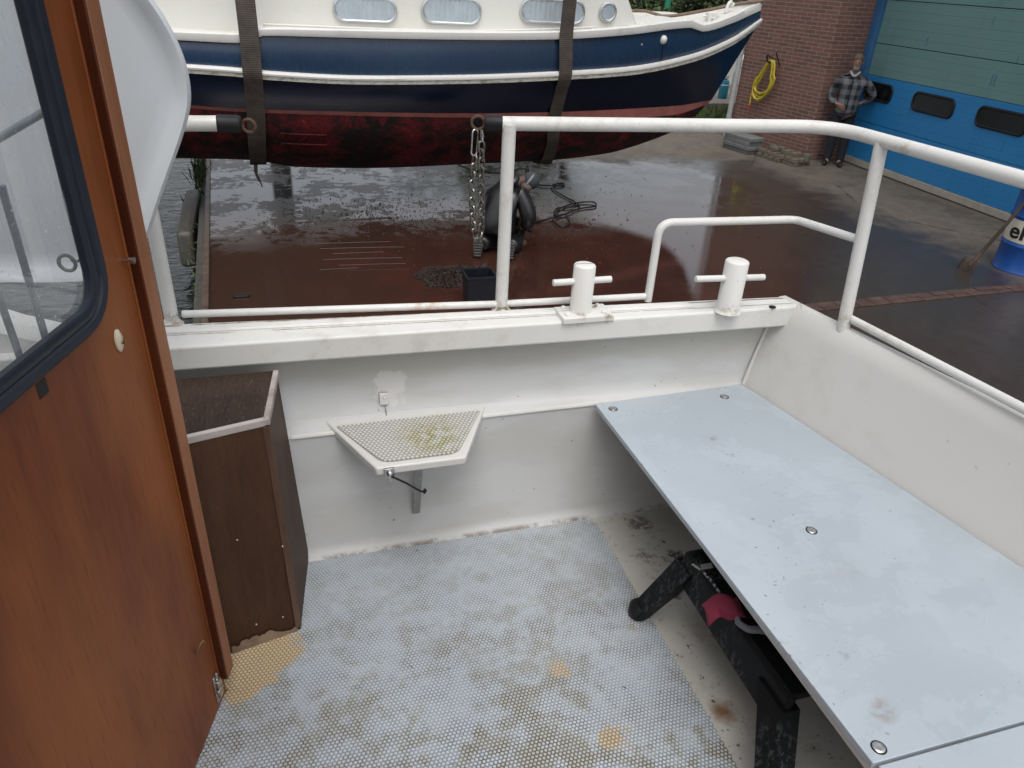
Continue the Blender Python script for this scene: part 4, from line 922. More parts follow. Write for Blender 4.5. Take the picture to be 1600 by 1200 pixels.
# side handrail
def inb(px, py, off):
    X = 2.
    for _ in range(30): X = .5*X+.5*PY(px, py, C0-max(.05, RW['blue'].B(X)-off)).x
    return PY(px, py, C0-max(.05, RW['blue'].B(X)-off))
hr = [inb(x, y, .16) for x, y in ((412, 38), (640, 47), (760, 48), (900, 44), (1046, 36))]; hr = bez(hr, 6)
mb = MB(); mb.tube(hr+[inb(1052, 42, .16)], .012, 8)
for x in (415, 545, 665, 777, 880, 970): 
    q = min(hr, key=lambda p: abs(p.x-inb(x, 45, .16).x)); mb.tube([q, q-V((0,0,.045))], .010, 6)
mb.build('handrail', M['boatcap'], hb_)
dl = RW['blue']; X = 5.0
q = inb(1105, 38, .22)+V((0,0,.075)); mb = MB(); mb.box(q+V((-.02,-.05,-.12)), q+V((.10,.05,.06))); mb.tube([q+V((.03,-.10,.0)), q+V((.03,.13,.0))], .012, 8); mb.tube([q+V((-.08,0,.02)), q+V((.16,0,.02))], .012, 8); mb.build('mooring_bitt', M['boatcap'], hb_, bevel=.01)
q = PY(1138, 12, C0); mb = MB(); mb.tube(bez([q+V((-.05,-.03,-.06)), q+V((-.02,-.02,.04)), q+V((.03,0,.07)), q+V((.05,.02,.02)), q+V((.09,.03,.05))], 5), .022, 8); mb.build('fairlead', M['boatcap'], hb_)
q = PY(1036, 61, C0-RW['st0'].B(PY(1036, 61, 9.3).x)-.0); xq = q.x
for _ in range(20): q = PY(1036, 62, C0-RW['blue'].B(xq)); xq = q.x
mb = MB(); mb.lathe([(.055,0),(.052,.02),(.035,.045),(.01,.055)], q+V((0,.01,-.0)), 16, ax=(.15,-1,.1)); mb.build('vent_cover', M['boatwhite'], hb_)
mb = MB(); q2_ = PY(1033, 98, C0-RW['st0'].B(xq)); mb.tube([q+V((0,-.012,-.04)), q2_+V((0,-.012,.02))], .006, 6); mb.build('vent_drain', M['hullshade'], hb_)
# inlet grating on the underside
def hullq(X, key, k, key2): return RW[key].pt(X).lerp(RW[key2].pt(X), k)
mb = MB()
for i in range(8):
    X = .02+.058*i; mb.tube([hullq(X, 'wl2', .66, 'bil')+V((0,-.055,0)), hullq(X, 'bil', .3, 'bot')+V((0,-.05,-.005))], .007, 6)
for k_, ks in ((.62, 'a'), (.95, 'b')): mb.tube([hullq(X, 'wl2', k_, 'bil')+V((0,-.055,0)) for X in (-.03, .2, .47)], .008, 6)
mb.build('inlet_grating', M['antifoul'], hb_)
# slings
def sling(px_up, px_mid, px_low, label, tail):
    def Xat(px, py, key):
        X = 2.
        for _ in range(30): X = PY(px, py, C0-RW[key].B(X)).x
        return X
    wd = .092 if tail else .078
    xu = Xat(px_up, 60, 'blue'); xm = Xat(px_mid[0], 125, 'st0'); xw = Xat(px_mid[1], 178, 'wl'); xb = Xat(px_low, 250, 'bot')
    def side(s):
        o = V((0, s*.012, 0)); L = []
        L.append(V((xu, C0+s*.95, 6.0))); L.append(V((xu, C0+s*1.33, 2.2)))
        L.append(RW['cap'].pt(xu, s)+V((0, s*.075, .02))); L.append(RW['blue'].pt(xu, s)+V((0, s*.075, 0))); L.append(RW['st0'].pt(xm, s)+V((0, s*.086, 0))); L.append(RW['st1'].pt(xm, s)+V((0, s*.08, -.01)))
        for k in (.25, .5, .75): 
            X = xm+(xw-xm)*k; L.append(RW['st1'].pt(X, s).lerp(RW['wl'].pt(X, s), k)+V((0, s*(.06-.02*k), 0)))
        for a, b, k in (('wl2','wl2',0), ('wl2','bil',.35), ('wl2','bil',.7), ('bil','bil',0), ('bil','bot',.3), ('bil','bot',.6), ('bot','bot',0)):
            f = {'wl2': 0, 'bil': .55, 'bot': 1.}[a]; f2 = {'wl2': 0, 'bil': .55, 'bot': 1.}[b]; X = xw+(xb-xw)*(f+(f2-f)*k); L.append(RW[a].pt(X, s).lerp(RW[b].pt(X, s), k)+V((0, s*(.055-.03*f), -.035*f-.028*(a != b))))
        return L
    A = side(-1); B_ = side(1); path = A+[V((xb, C0, A[-1].z-.05))]+B_[::-1]
    mb = MB(); rows = []
    for i, p in enumerate(path):
        t = (path[min(i+1, len(path)-1)]-path[max(i-1,0)]).normalized(); ax = V((1,0,0)); ax = (ax-t*ax.dot(t)).normalized(); nn = ax.cross(t); h = .006
        rows.append([p+ax*wd+nn*h, p-ax*wd+nn*h, p-ax*wd-nn*h, p+ax*wd-nn*h, p+ax*wd+nn*h])
    mb.grid(rows); o = thing('sling', label, 'sling', (xb, C0, A[-1].z), 'lifting slings round the navy boat'); mb.build('strap', M['web'], o)
    if tail:
        q = A[-1]; mb = MB(); mb.tube(bez([q+V((-.03,-.02,.0)), q+V((-.035,-.03,-.10)), q+V((.0,-.03,-.2)), q+V((.015,-.02,-.26))], 5), [.022]*5+[.015]*5+[.008]*6, 8); mb.build('loose_end', M['web'], o)
    return xu
xa = sling(390, (396, 400), 403, 'dark wet lifting sling nearer the stern, left of the chain, with a loose end below', True)
xb_ = sling(881, (879, 866), 852, 'dark brown lifting sling near the bow, slanting back under the hull', False)
# crane that carries the slings (above the picture)
cr = thing('jib_crane', 'dark grey jib crane column and boom holding the two slings', 'crane', (.1, 15.2, G))
mb = MB(); mb.lathe([(.45,0),(.45,.04),(.19,.05),(.17,7.2)], (-.1, 15.2, G), 20); mb.build('column', M['crane'], cr)
mb = MB(); mb.box((-.25, 9.6, 6.6), (.05, 15.5, 6.95)); mb.box((-.2, 10.05, 6.3), (2.6, 10.35, 6.6)); mb.build('boom', M['crane'], cr)
mb = MB(); mb.box((xa-.15, 10.1, 6.08), (xb_+.15, 10.3, 6.28)); mb.box((xa-.1, 9.2, 5.96), (xa+.1, 11.2, 6.07)); mb.box((xb_-.1, 9.2, 5.96), (xb_+.1, 11.2, 6.07)); mb.build('spreader', M['crane'], cr)

# ================================================================== HALL
hall = thing('boat_hall', 'brown brick boat hall with large blue and grey green sectional door', 'building', (9, 9, G))
w0 = V((8.46, 13.25, G)); w1 = V((8.81, 11.28, G)); HZ = 5.2
dA = V((9.53, 11.2, 0)); dB = V((9.405, 7.42, 0)); dd = (dB-dA).normalized(); dn = V((-dd.y, dd.x, 0)); dn = dn if dn.x < 0 else -dn
def fd(s, z, n=0.): return dA+dd*s+dn*n+V((0,0,z))
mb = MB(); mb.prism([w0, w1, V((9.62, 11.27, G)), V((10.2, 11.6, G)), V((16, 12.2, G)), V((16, 13.6, G))], (0,0,HZ-G))
mb.prism([fd(7.4, G, .7), fd(8.6, G, .7), fd(8.6, G, -.4), fd(7.4, G, -.4)], (0,0,HZ-G)); mb.prism([fd(-.05, 3.4, .05), fd(7.45, 3.4, .05), fd(7.45, 3.4, -.4), fd(-.05, 3.4, -.4)], (0,0,HZ-3.4)); mb.build('brick_wall', M['brick'], hall)
mb = MB(); mb.prism([V((8.3,13.7,HZ)), V((8.6,10.9,HZ)), fd(8.9,HZ,.9), V((17,2.2,HZ)), V((17,13.9,HZ))], (0,0,.25)); mb.build('roof', M['crane'], hall)
mb = MB(); mb.prism([fd(-.10, G, .07), fd(.09, G, .07), fd(.09, G, -.05), fd(-.10, G, -.05)], (0,0,3.4-G)); mb.build('door_frame', M['jamb'], hall, bevel=.006); mb = MB(); mb.prism([fd(7.3, G, .07), fd(7.4, G, .07), fd(7.4, G, -.05), fd(7.3, G, -.05)], (0,0,3.4-G)); mb.build('door_frame', M['jamb'], hall, bevel=.006)
mb = MB(); mb.prism([fd(.10, G+.02, .03), fd(7.3, G+.02, .03), fd(7.3, G+.12, .03), fd(.10, G+.12, .03)], dn*-.06); mb.build('door_sill', M['sillm'], hall, bevel=.004)
zs = [(G+.125, -.33, 'doorblue'), (-.325, .392, 'doorblue'), (.397, .868, 'doorteal'), (.878, 1.50, 'doorteal'), (1.51, 2.13, 'doorteal'), (2.14, 2.76, 'doorteal'), (2.77, 3.4, 'doorteal')]
for z0, z1, m in zs:
    mb = MB(); mb.prism([fd(.095, z0, 0), fd(7.3, z0, 0), fd(7.3, z1, 0), fd(.095, z1, 0)], dn*-.04); mb.build('door_panel', M[m], hall, bevel=.003)
mb = MB(); mb.prism([fd(.095, G+.13, -.045), fd(7.3, G+.13, -.045), fd(7.3, 3.39, -.045), fd(.095, 3.39, -.045)], dn*-.01); mb.build('door_backing', M['black'], hall)
ux = []
for s0, s1 in ((.02, .80), (1.27, 2.13), (2.56, 3.42), (3.86, 4.72), (5.15, 6.01)):
    s0 = max(s0, .12); sc_ = (s0+s1)/2; hw = (s1-s0)/2-.015; hh = .125; zc = .163; r = .085; pts = []
    for cx, cz, a0_ in ((hw-r, -hh+r, -90), (hw-r, hh-r, 0), (-hw+r, hh-r, 90), (-hw+r, -hh+r, 180)):
        for i in range(7):
            t = math.radians(a0_+15*i); pts.append((sc_+cx+r*math.cos(t), zc+cz+r*math.sin(t)))
    mb = MB(); mb.tube([fd(s, z, .006) for s, z in pts], .020, 8, closed=True); o = mb.build('door_window', M['black'], hall)
    MB().prism([fd(s, z, .003) for s, z in pts], dn*.006).build('pane', M['darkglass'], o)
for s, z, l in ((2.3, 1.28, .12), (1.2, .93, .12), (2.6, .56, .14), (2.66, .56, .14), (3.5, .33, .1), (1.25, -.07, .08), (3.15, -.2, .12), (2.9, .86, .1)): MB().prism([fd(s, z, .001), fd(s+.010, z, .001), fd(s+.010, z+l, .001), fd(s, z+l, .001)], dn*.002).build('door_scratch', M['jamb'], hall)
wd_ = (w1-w0).normalized(); wn = V((wd_.y, -wd_.x, 0)); wn = wn if wn.x < 0 else -wn
mb = MB(); pz = w0+wn*.07-wd_*.02; mb.tube([pz, pz+V((0,0,HZ-G))], .048, 14)
for z in (.35, 1.5, 2.8): mb.tube([pz+V((0,0,z)), pz+V((0,0,z+.07))], .054, 14)
mb.build('downpipe', M['pvc'], hall)
# yellow hose coil on its hook
def wp(x, y, n=.0): return PP(x, y, w0+wn*n, wn)
hk = wp(1207, 96, .06); coil = thing('garden_hose', 'yellow hose coiled on a hook on the brick wall', 'hose', wp(1200, 168, .05))
mb = MB(); rnd = random.Random(11)
for k in range(7):
    pts = []; L = rnd.uniform(.56, .74); wv = rnd.uniform(.19, .30); ph = rnd.uniform(-.02, .02)
    for i in range(28):
        a = 2*math.pi*i/28; zz = -math.cos(a); ww = math.sin(a)*wv*(.55+.45*(1-zz)/2+.25*(zz < 0)); lean = -.16*(1-zz)/2
        pts.append(hk+wd_*(ww*.75+lean+ph+.03)+V((0,0,-L*(1-zz)/2+.02))+wn*(.02*k/3+.02))
    mb.tube(pts, .016, 7, closed=True)
mb.tube(bez([hk+wd_*-.05+V((0,0,-.05))+wn*.06, hk+wd_*-.27+V((0,0,-.45))+wn*.06, hk+wd_*-.30+V((0,0,-.78))+wn*.06], 8), .013, 7); mb.build('coil', M['yellow'], coil)
e = hk+wd_*-.30+V((0,0,-.78))+wn*.06; mb = MB(); mb.tube([e, e+V((0,0,-.09))], .019, 8); mb.build('nozzle', M['redcap'], coil)
mb = MB(); mb.tube(bez([hk+wn*-.05+V((0,0,.02)), hk+wn*.10+V((0,0,-.01)), hk+wn*.16+V((0,0,.10))], 6), .012, 7); mb.tube([hk+wn*.02+wd_*-.12+V((0,0,.0)), hk+wn*.02+wd_*-.13+V((0,0,.09)), hk+wn*.02+wd_*.02+V((0,0,.06)), hk+wn*.02+wd_*.10+V((0,0,-.02))], .012, 7); mb.tube([hk+wn*-.04+wd_*.16+V((0,0,-.06)), hk+wn*.12+wd_*.16+V((0,0,.17))], .009, 6); mb.build('hose_hook', M['black'], hall)
# slabs and loose bricks at the foot of the wall
sb = PG(1166, 238); ang = math.atan2(wd_.y, wd_.x); rnd = random.Random(6)
nm = ['lowest', 'second', 'third', 'topmost']
for i in range(4):
    mb = MB(); mb.box((-.34, -.16, 0), (.34, .16, .068)); o = mb.build('paving_slab', M['slab'], bevel=.008)
    o.location = sb+wn*.02+V((rnd.uniform(-.02,.02), .15+rnd.uniform(-.02,.02), .07*i)); o.rotation_euler = (0, 0, ang+rnd.uniform(-.05,.05))
    tag(o, 'grey paving slab by the downpipe, %s of the stack of four' % nm[i], 'paving slab', 'paving slabs stacked by the brick wall')
bme = None; base = PG(1222, 252)
lay = []
for row in range(3):
    for i in range(6):
        for lvl in range(4):
            if lvl == 3 and rnd.random() < .85: continue
            if lvl == 2 and rnd.random() < .45: continue
            if row == 2 and lvl > 1: continue
            lay.append((i, row, lvl))
for i, row, lvl in lay:
    if bme is None:
        mb = MB(); mb.box((-.1, -.05, 0), (.1, .05, .062)); o = mb.build('loose_brick', M['mossbrick'], bevel=.006); bme = o
    else: o = bme.copy(); COL.objects.link(o)
    p = base+wd_*(-.42+.205*i*.72)+wn*(-.18+.13*row+rnd.uniform(-.02,.02))+V((0,0,.063*lvl)); p.z = G+.063*lvl
    o.location = p; o.rotation_euler = (0, 0, ang+rnd.choice([0, 0, math.pi/2])+rnd.uniform(-.15,.15))
    tag(o, 'mossy grey brick in the loose pile at the foot of the brick wall', 'brick', 'loose bricks piled by the wall corner')

# ================================================================== DRUM, SHOVEL
dc = V((7.93, 5.98, G)); dR, dH = .292, .90
drum = thing('oil_drum', 'blue steel oil drum with a cream band at the edge of the yard', 'drum', dc)
def drib(z): return [(dR, z-.02), (dR+.008, z-.008), (dR+.010, z), (dR+.008, z+.008), (dR, z+.02)]
b0_, b1_ = .335, .575
mb = MB(); mb.lathe([(dR-.02, 0), (dR+.006, 0), (dR+.008, .012), (dR, .025)]+drib(.30)+[(dR, b0_)], dc, 48); mb.lathe([(dR, b1_)]+drib(.61)+[(dR, dH-.025), (dR+.008, dH-.012), (dR+.006, dH), (dR-.02, dH), (dR-.022, dH-.015), (.02, dH-.015)], dc, 48); mb.build('body', M['bluepaint'], drum)
mb = MB(); mb.lathe([(dR+.001, b0_), (dR+.0015, b0_+.01), (dR+.0015, b1_-.01), (dR+.001, b1_)], dc, 48); mb.build('band', M['cream'], drum)
cu_ = bpy.data.curves.new('lettering', 'FONT'); cu_.body = 'elf'; cu_.size = .26; cu_.offset = .006; cu_.extrude = 0; cu_.resolution_u = 6
to = bpy.data.objects.new('lettering_source', cu_); COL.objects.link(to); bpy.context.view_layer.update()
dg = bpy.context.evaluated_depsgraph_get(); tm = bpy.data.meshes.new_from_object(to.evaluated_get(dg)); bpy.data.objects.remove(to)
bm = bmesh.new(); bm.from_mesh(tm); bmesh.ops.triangulate(bm, faces=bm.faces); bmesh.ops.subdivide_edges(bm, edges=[e for e in bm.edges if e.calc_length() > .03], cuts=3, use_grid_fill=False)
va = math.atan2(-dc.y, -dc.x)
for v in bm.verts:
    x, y = v.co.x, v.co.y; t = va-.93+(x*1.05)/dR; rr = dR+.0045; v.co = V((dc.x+rr*math.cos(t), dc.y+rr*math.sin(t), G+b0_+.045+y*.9))
bm.to_mesh(tm); bm.free(); tm.materials.clear(); tm.materials.append(M['ink']); lo_ = bpy.data.objects.new('lettering', tm); COL.objects.link(lo_); attach(lo_, drum)
sv = thing('shovel', 'rusty long handled shovel leaning against the blue drum', 'shovel', PG(1515, 425))
sa = PZ(1520, 410, G+.10); sbk = PY(1602, 316, 6.0)
mb = MB(); mb.tube([sa, sa.lerp(sbk, .5)+V((0,0,-.01)), sbk, sbk+(sbk-sa)*.08], .019, 10); mb.build('handle', wood('old_ash_handle', (.03,.022,.017), (.05,.037,.028), (.06,.045,.035), .7, 3, 0.), sv)
ax_ = (sa-sbk).normalized(); sd2 = ax_.cross(V((0,0,1))).normalized(); up_ = sd2.cross(ax_); rows = []
for i in range(7):
    k = i/6; r = []
    for j in range(7):
        w = (j/6-.5)*2; wid = .105*(1-.25*k**3); r.append(sa+ax_*(-.02+.27*k*(1-.12*w*w*k))+sd2*(w*wid)+up_*(.022*w*w-.05*k*k+.02))
    rows.append(r)
mb = MB(); mb.grid(rows); bl_ = mb.build('blade', M['blade'], sv); bl_.modifiers.new('solid', 'SOLIDIFY').thickness = .005
mb = MB(); mb.tube([sa-ax_*.12, sa+ax_*.05], [.021, .026], 10); mb.build('socket', M['rusty'], sv)

# ================================================================== PEOPLE
def skin(name, verts, edges, radii, mat, parent, root=0, sub=2):
    me = bpy.data.meshes.new(name); me.from_pydata([tuple(v) for v in verts], edges, []); me.update()
    o = bpy.data.objects.new(name, me); COL.objects.link(o); attach(o, parent)
    md = o.modifiers.new('skin', 'SKIN'); md.use_smooth_shade = True; md.branch_smoothing = .6
    for i, r in enumerate(radii): me.skin_vertices[0].data[i].radius = r if isinstance(r, tuple) else (r, r)
    for i in range(len(verts)): me.skin_vertices[0].data[i].use_root = (i == root)
    s_ = o.modifiers.new('subsurf', 'SUBSURF'); s_.levels = sub; s_.render_levels = sub; me.materials.append(mat); return o
class Sk:
    def __init__(s): s.v = []; s.e = []; s.r = []
    def p(s, co, r, prev=None):
        s.v.append(co); s.r.append(r); i = len(s.v)-1
        if prev is not None: s.e.append((prev, i))
        return i
    def chain(s, prev, pts):
        for co, r in pts: prev = s.p(co, r, prev)
        return prev
    def hand(s, wrist, prev, d, side, curl):
        """palm and five fingers: d = pointing direction, side = across the palm, curl = where the fingers bend to"""
        w = V(wrist); d = V(d).normalized(); sd_ = V(side).normalized(); cu = V(curl).normalized()
        pm = s.p(w+d*.05, (.018,.030), prev)
        for k, L in ((-.032, .065), (-.011, .078), (.011, .073), (.031, .058)):
            a = w+d*.085+sd_*k; s.chain(pm, [(a, .009), (a+d*L*.45+cu*L*.18, .008), (a+d*L*.7+cu*L*.6, .007)])
        a = w+d*.03-sd_*.036; s.chain(pm, [(a, .011), (a+d*.035-sd_*.018+cu*.01, .009), (a+d*.055-sd_*.012+cu*.025, .007)])
    def build(s, name, mat, parent, root=0, sub=2): return skin(name, s.v, s.e, s.r, mat, parent, root, sub)
def ball(c, r, sx=1, sy=1, sz=1, seg=14, rings=9, z0=-1., z1=1.):
    vs, fs = [], []
    for i in range(rings+1):
        zz = z0+(z1-z0)*i/rings; a = math.asin(max(-1, min(1, zz)))
        for k in range(seg):
            t = 2*math.pi*k/seg; vs.append(V(c)+V((math.cos(t)*math.cos(a)*r*sx, math.sin(t)*math.cos(a)*r*sy, zz*r*sz)))
    for i in range(rings):
        for k in range(seg):
            l = (k+1) % seg; fs.append((i*seg+k, i*seg+l, (i+1)*seg+l, (i+1)*seg+k))
    fs += [list(range(seg))[::-1], [rings*seg+k for k in range(seg)]]
    return MB().add(vs, fs)
def standing_man():
    f = PG(1298, 257); base = V((f.x-.02, f.y-.02, G)); vd = V((base.x, base.y, 0)).normalized(); rz = math.atan2(vd.y, vd.x)-math.pi/2
    T = thing('person', 'bearded man in black and white plaid jacket standing by the brick corner', 'person', base, None, rz, True)
    # local: x = photo right, y = away from us, z = up
    b = Sk(); hip = b.p((.02,.02,.92), (.10,.07)); sp = b.chain(hip, [((.015,.03,1.10), (.09,.06)), ((.01,.02,1.28), (.10,.06)), ((.01,.02,1.39), (.07,.05))])
    nk = b.chain(sp, [((.012,.0,1.49), .055), ((.015,-.015,1.545), .052)])
    hd = b.chain(nk, [((.015,-.022,1.59), (.066,.078)), ((.015,-.02,1.65), (.074,.092)), ((.015,-.012,1.71), (.066,.085))])
    ls = b.chain(sp, [((-.17,.02,1.37), .035), ((-.225,.06,1.22), .045), ((-.255,.06,1.10), .04)]); b.chain(ls, [((-.20,-.04,1.03), .034), ((-.135,-.115,1.0), .028)])
    b.hand((-.135,-.115,1.0), len(b.v)-1, (.9,-.25,-.35), (.2,-.2,.9), (.3,.6,-.4))
    rs = b.chain(sp, [((.19,.02,1.37), .035), ((.30,.07,1.26), .046), ((.375,.10,1.14), .04)]); b.chain(rs, [((.30,.12,1.07), .034), ((.215,.10,1.02), .028)])
    b.hand((.215,.10,1.02), len(b.v)-1, (-.8,.1,-.35), (0,-.3,.9), (-.3,.2,-.5))
    for s in (-1, 1):
        b.chain(hip, [((.02+s*.085,.02,.84), .08), ((.02+s*.095,-.01,.48), .055), ((.02+s*.10,.03,.10), .042), ((.02+s*.105,-.08,.05), .035)])
    b.build('body', M['skin'], T)
    j = Sk(); c0 = j.p((.018,.01,.80), (.195,.145)); c1 = j.chain(c0, [((.015,.02,.98), (.19,.145)), ((.012,.02,1.18), (.195,.145)), ((.01,.02,1.33), (.21,.14)), ((.01,.015,1.44), (.15,.115)), ((.012,.005,1.49), (.085,.085))])
    sh_ = 4
    j.chain(3, [((-.20,.02,1.375), .10), ((-.245,.06,1.23), .074), ((-.27,.06,1.10), .066), ((-.215,-.03,1.035), .058), ((-.16,-.095,1.01), .05)])
    j.chain(3, [((.22,.02,1.375), .10), ((.315,.07,1.26), .074), ((.39,.10,1.14), .068), ((.31,.12,1.075), .06), ((.235,.10,1.03), .052)])
    jk = j.build('jacket', M['plaid'], T)
    t = Sk(); h0 = t.p((.02,.02,.95), (.17,.125))
    for s in (-1, 1): t.chain(h0, [((.02+s*.09,.02,.80), (.10,.105)), ((.02+s*.10,-.005,.48), .083), ((.02+s*.105,.03,.16), .075), ((.02+s*.105,.015,.05), .085)])
    t.build('trousers', M['trousers'], T)
    for s in (-1, 1):
        fo = Sk(); x = .02+s*.11; fo.chain(None, [((x,.07,.05), (.045,.05)), ((x+s*.01,-.03,.055), (.045,.05)), ((x+s*.02,-.13,.04), (.04,.036)), ((x+s*.023,-.185,.032), (.028,.024))]); fo.build('boot', M['boots'], T)
    MB().add(*(lambda m: (m.v, m.f))(ball((.015,-.002,1.685), .1, .86, 1.0, .92, z0=.05))).build('hair', M['hair'], T)
    mb = ball((.015,.045,1.655), .078, .98, .75, .9); mb.build('hair', M['hair'], T)
    mb = ball((.015,-.072,1.555), .052, .95, .72, .85); mb.build('beard', M['beard'], T)
    mb = ball((.015,-.103,1.598), .020, 1.5, .6, .45); mb.build('beard', M['beard'], T)
    mb = ball((.015,-.115,1.628), .016, .7, 1., 1.5); mb.build('nose', M['skin'], T)
    for s in (-1, 1):
        ball((.015+s*.030,-.098,1.655), .0095, 1.2, .7, .7).build('eye', M['eye'], T); ball((.015+s*.078,-.015,1.64), .02, .4, .8, 1.4).build('ear', M['skin'], T)
    mb = MB(); mb.tube(bez([(-.055,-.03,1.50),(-.03,-.085,1.475),(.015,-.105,1.44),(.06,-.085,1.475),(.085,-.03,1.50)], 5), .018, 8); mb.build('collar', M['collar'], T)
    mb = MB(); mb.tube([(.015,-.118,1.42),(.018,-.128,1.2),(.02,-.13,.92)], .006, 6); mb.build('zip', M['black'], T)
standing_man()
def kneeling_man():
    f = PG(786, 398); base = V((f.x, f.y, G)); vd = V((base.x, base.y, 0)).normalized(); rz = math.atan2(vd.y, vd.x)-math.pi/2
    T = thing('person', 'man in black oilskins and dark cap kneeling on the wet yard', 'person', base, None, rz, True)
    b = Sk(); hip = b.p((-.04,.12,.32), (.09,.08)); s2 = b.chain(hip, [((-.03,.17,.50), (.09,.08)), ((.03,.22,.64), (.09,.07))]); nk = b.chain(s2, [((.12,.26,.72), .06)])
    b.chain(nk, [((.18,.27,.73), (.07,.075)), ((.235,.27,.74), (.085,.085)), ((.285,.27,.73), (.065,.07))])
    b.chain(s2, [((.15,.13,.60), .06), ((.21,.10,.42), .05), ((.17,.17,.26), .04)]); b.hand((.17,.17,.26), len(b.v)-1, (-.1,.9,-.3), (1,0,0), (0,0,-1))
    b.chain(s2, [((-.10,.30,.62), .06), ((-.08,.40,.42), .05), ((.04,.40,.28), .04)]); b.hand((.04,.40,.28), len(b.v)-1, (.7,.5,-.2), (0,0,1), (0,1,0))
    b.chain(hip, [((-.10,.22,.22), .06), ((-.08,.42,.10), .045), ((-.22,.10,.08), .035), ((-.25,-.05,.10), .03)])
    b.chain(hip, [((.06,.22,.22), .06), ((.14,.40,.10), .045), ((.09,.08,.08), .035), ((.06,-.06,.08), .03)])
    b.build('body', M['grimy'], T)
    j = Sk(); a = j.p((-.075,.04,.17), (.235,.20)); c = j.chain(a, [((-.075,.10,.36), (.225,.20)), ((-.035,.17,.56), (.215,.18)), ((.02,.215,.71), (.18,.15)), ((.11,.25,.76), (.095,.095))])
    j.chain(2, [((.165,.12,.655), .115), ((.235,.05,.50), .095), ((.265,.03,.41), .09), ((.24,.10,.31), .072), ((.215,.15,.265), .06)])
    j.chain(2, [((-.14,.28,.60), .10), ((-.12,.40,.44), .08), ((.0,.42,.30), .06)])
    j.build('jacket', M['oilskin'], T)
    hd = Sk(); hd.chain(None, [((.10,.19,.80), (.10,.05)), ((.04,.12,.79), (.12,.045)), ((-.03,.08,.72), (.10,.035))]); hd.build('hood', M['oilskin'], T)
    t = Sk(); h0 = t.p((-.03,.09,.26), (.19,.16))
    for pts in ([(-.11,.22,.20), (-.09,.42,.11), (-.20,.12,.10), (-.235,.0,.10)], [(.06,.22,.20), (.15,.40,.11), (.11,.10,.10), (.08,-.04,.10)]):
        t.chain(h0, [(p, (.12,.12) if i < 2 else .095) for i, p in enumerate(pts)])
    t.build('trousers', M['oilskin'], T)
    for x, y, z, tilt in ((-.27,-.10,.0,1), (.07,-.13,.0,1)):
        fo = Sk(); fo.chain(None, [((x+.02,y+.06,.12), (.05,.055)), ((x,y+.01,.17), (.055,.05)), ((x,y+.02,.08), (.058,.048)), ((x,y+.035,.035), (.045,.035))]); bt_ = fo.build('boot', M['boots'], T)
        mb = MB(); pl = []
        for i in range(20):
            a_ = 2*math.pi*i/20; w = .050+.012*math.sin(a_); pl.append(V((x+w*math.cos(a_), y-.042+.02*(1-math.sin(a_))*.5, .115+.115*math.sin(a_))))
        mb.prism(pl, (0,-.022,.004))
        for i in range(6): mb.box((x-.04, y-.075, .03+.03*i), (x+.04, y-.055, .045+.03*i))
        mb.build('boot_sole', M['treads'], T, bevel=.004)
    mb = ball((.262,.27,.745), .098, .95, 1., 1.); mb.build('cap', M['cap'], T)
    mb = MB(); mb.tube(ring((.245,.264,.742), .089, 0, (.8,-.15,-.55), 24), .014, 8, closed=True); mb.build('headband', M['headband'], T)
    mb = ball((.215,.205,.685), .06, 1., .8, .9); mb.build('beard', M['hair'], T)
    g = Sk(); g.chain(None, [((.20,.13,.30), .04), ((.20,.18,.255), .045)]); g.hand((.20,.16,.28), 1, (0,.7,-.6), (1,0,0), (-.3,.3,-1)); g.build('glove', M['glove'], T)
    mb = MB(); mb.tube([(.08,.26,.33), (.22,.19,.25), (.0,.75,.16)][0:2]+[(.30,.15,.22)], .016, 8); ln = tag(mb.build('spray_lance', M['black'], None), 'black pressure washer lance held by the kneeling man', 'lance'); ln.location = base; ln.rotation_euler = (0,0,rz)
    mb = MB(); mb.tube([(.215,.42,.60),(.22,.42,.74)], .010, 8); mb.lathe([(.018,.0),(.026,.02),(.02,.08),(.006,.13)], (.22,.42,.74), 10); br_ = tag(mb.build('brush', M['black'], None), 'small black brush standing up behind the kneeling man', 'brush'); br_.location = base; br_.rotation_euler = (0,0,rz)
    mb = MB(); mb.lathe([(.05,0),(.045,.02),(.012,.04),(.010,.62)], (.218,.42,0), 10); mb.v = list(mb.v); o = mb.build('handle', M['rusty'], br_)
kneeling_man()

# ================================================================== THINGS ON THE YARD
hs_ = [(826, 352), (850, 346), (880, 338), (905, 328), (930, 324), (925, 318), (895, 320), (872, 330), (864, 345), (878, 357), (890, 350), (884, 338), (866, 338), (870, 328), (890, 326), (905, 322), (870, 302), (862, 292), (880, 288), (878, 292), (850, 292), (838, 290)]
mb = MB(); mb.tube(bez([PG(x, y)+V((0,0,.016+.003*(i % 3))) for i, (x, y) in enumerate(hs_)], 7), .0105, 7); tag(mb.build('pressure_hose', M['black']), 'black pressure hose looped on the wet yard right of the kneeling man', 'hose')
mb = MB(); mb.tube(bez([PG(x, y)+V((0,0,.008)) for x, y in ((715, 257), (745, 268), (790, 270), (812, 262), (806, 250), (780, 246))], 6), .007, 6); tag(mb.build('cable', M['black']), 'thin black cable lying on the yard beneath the hull', 'cable')
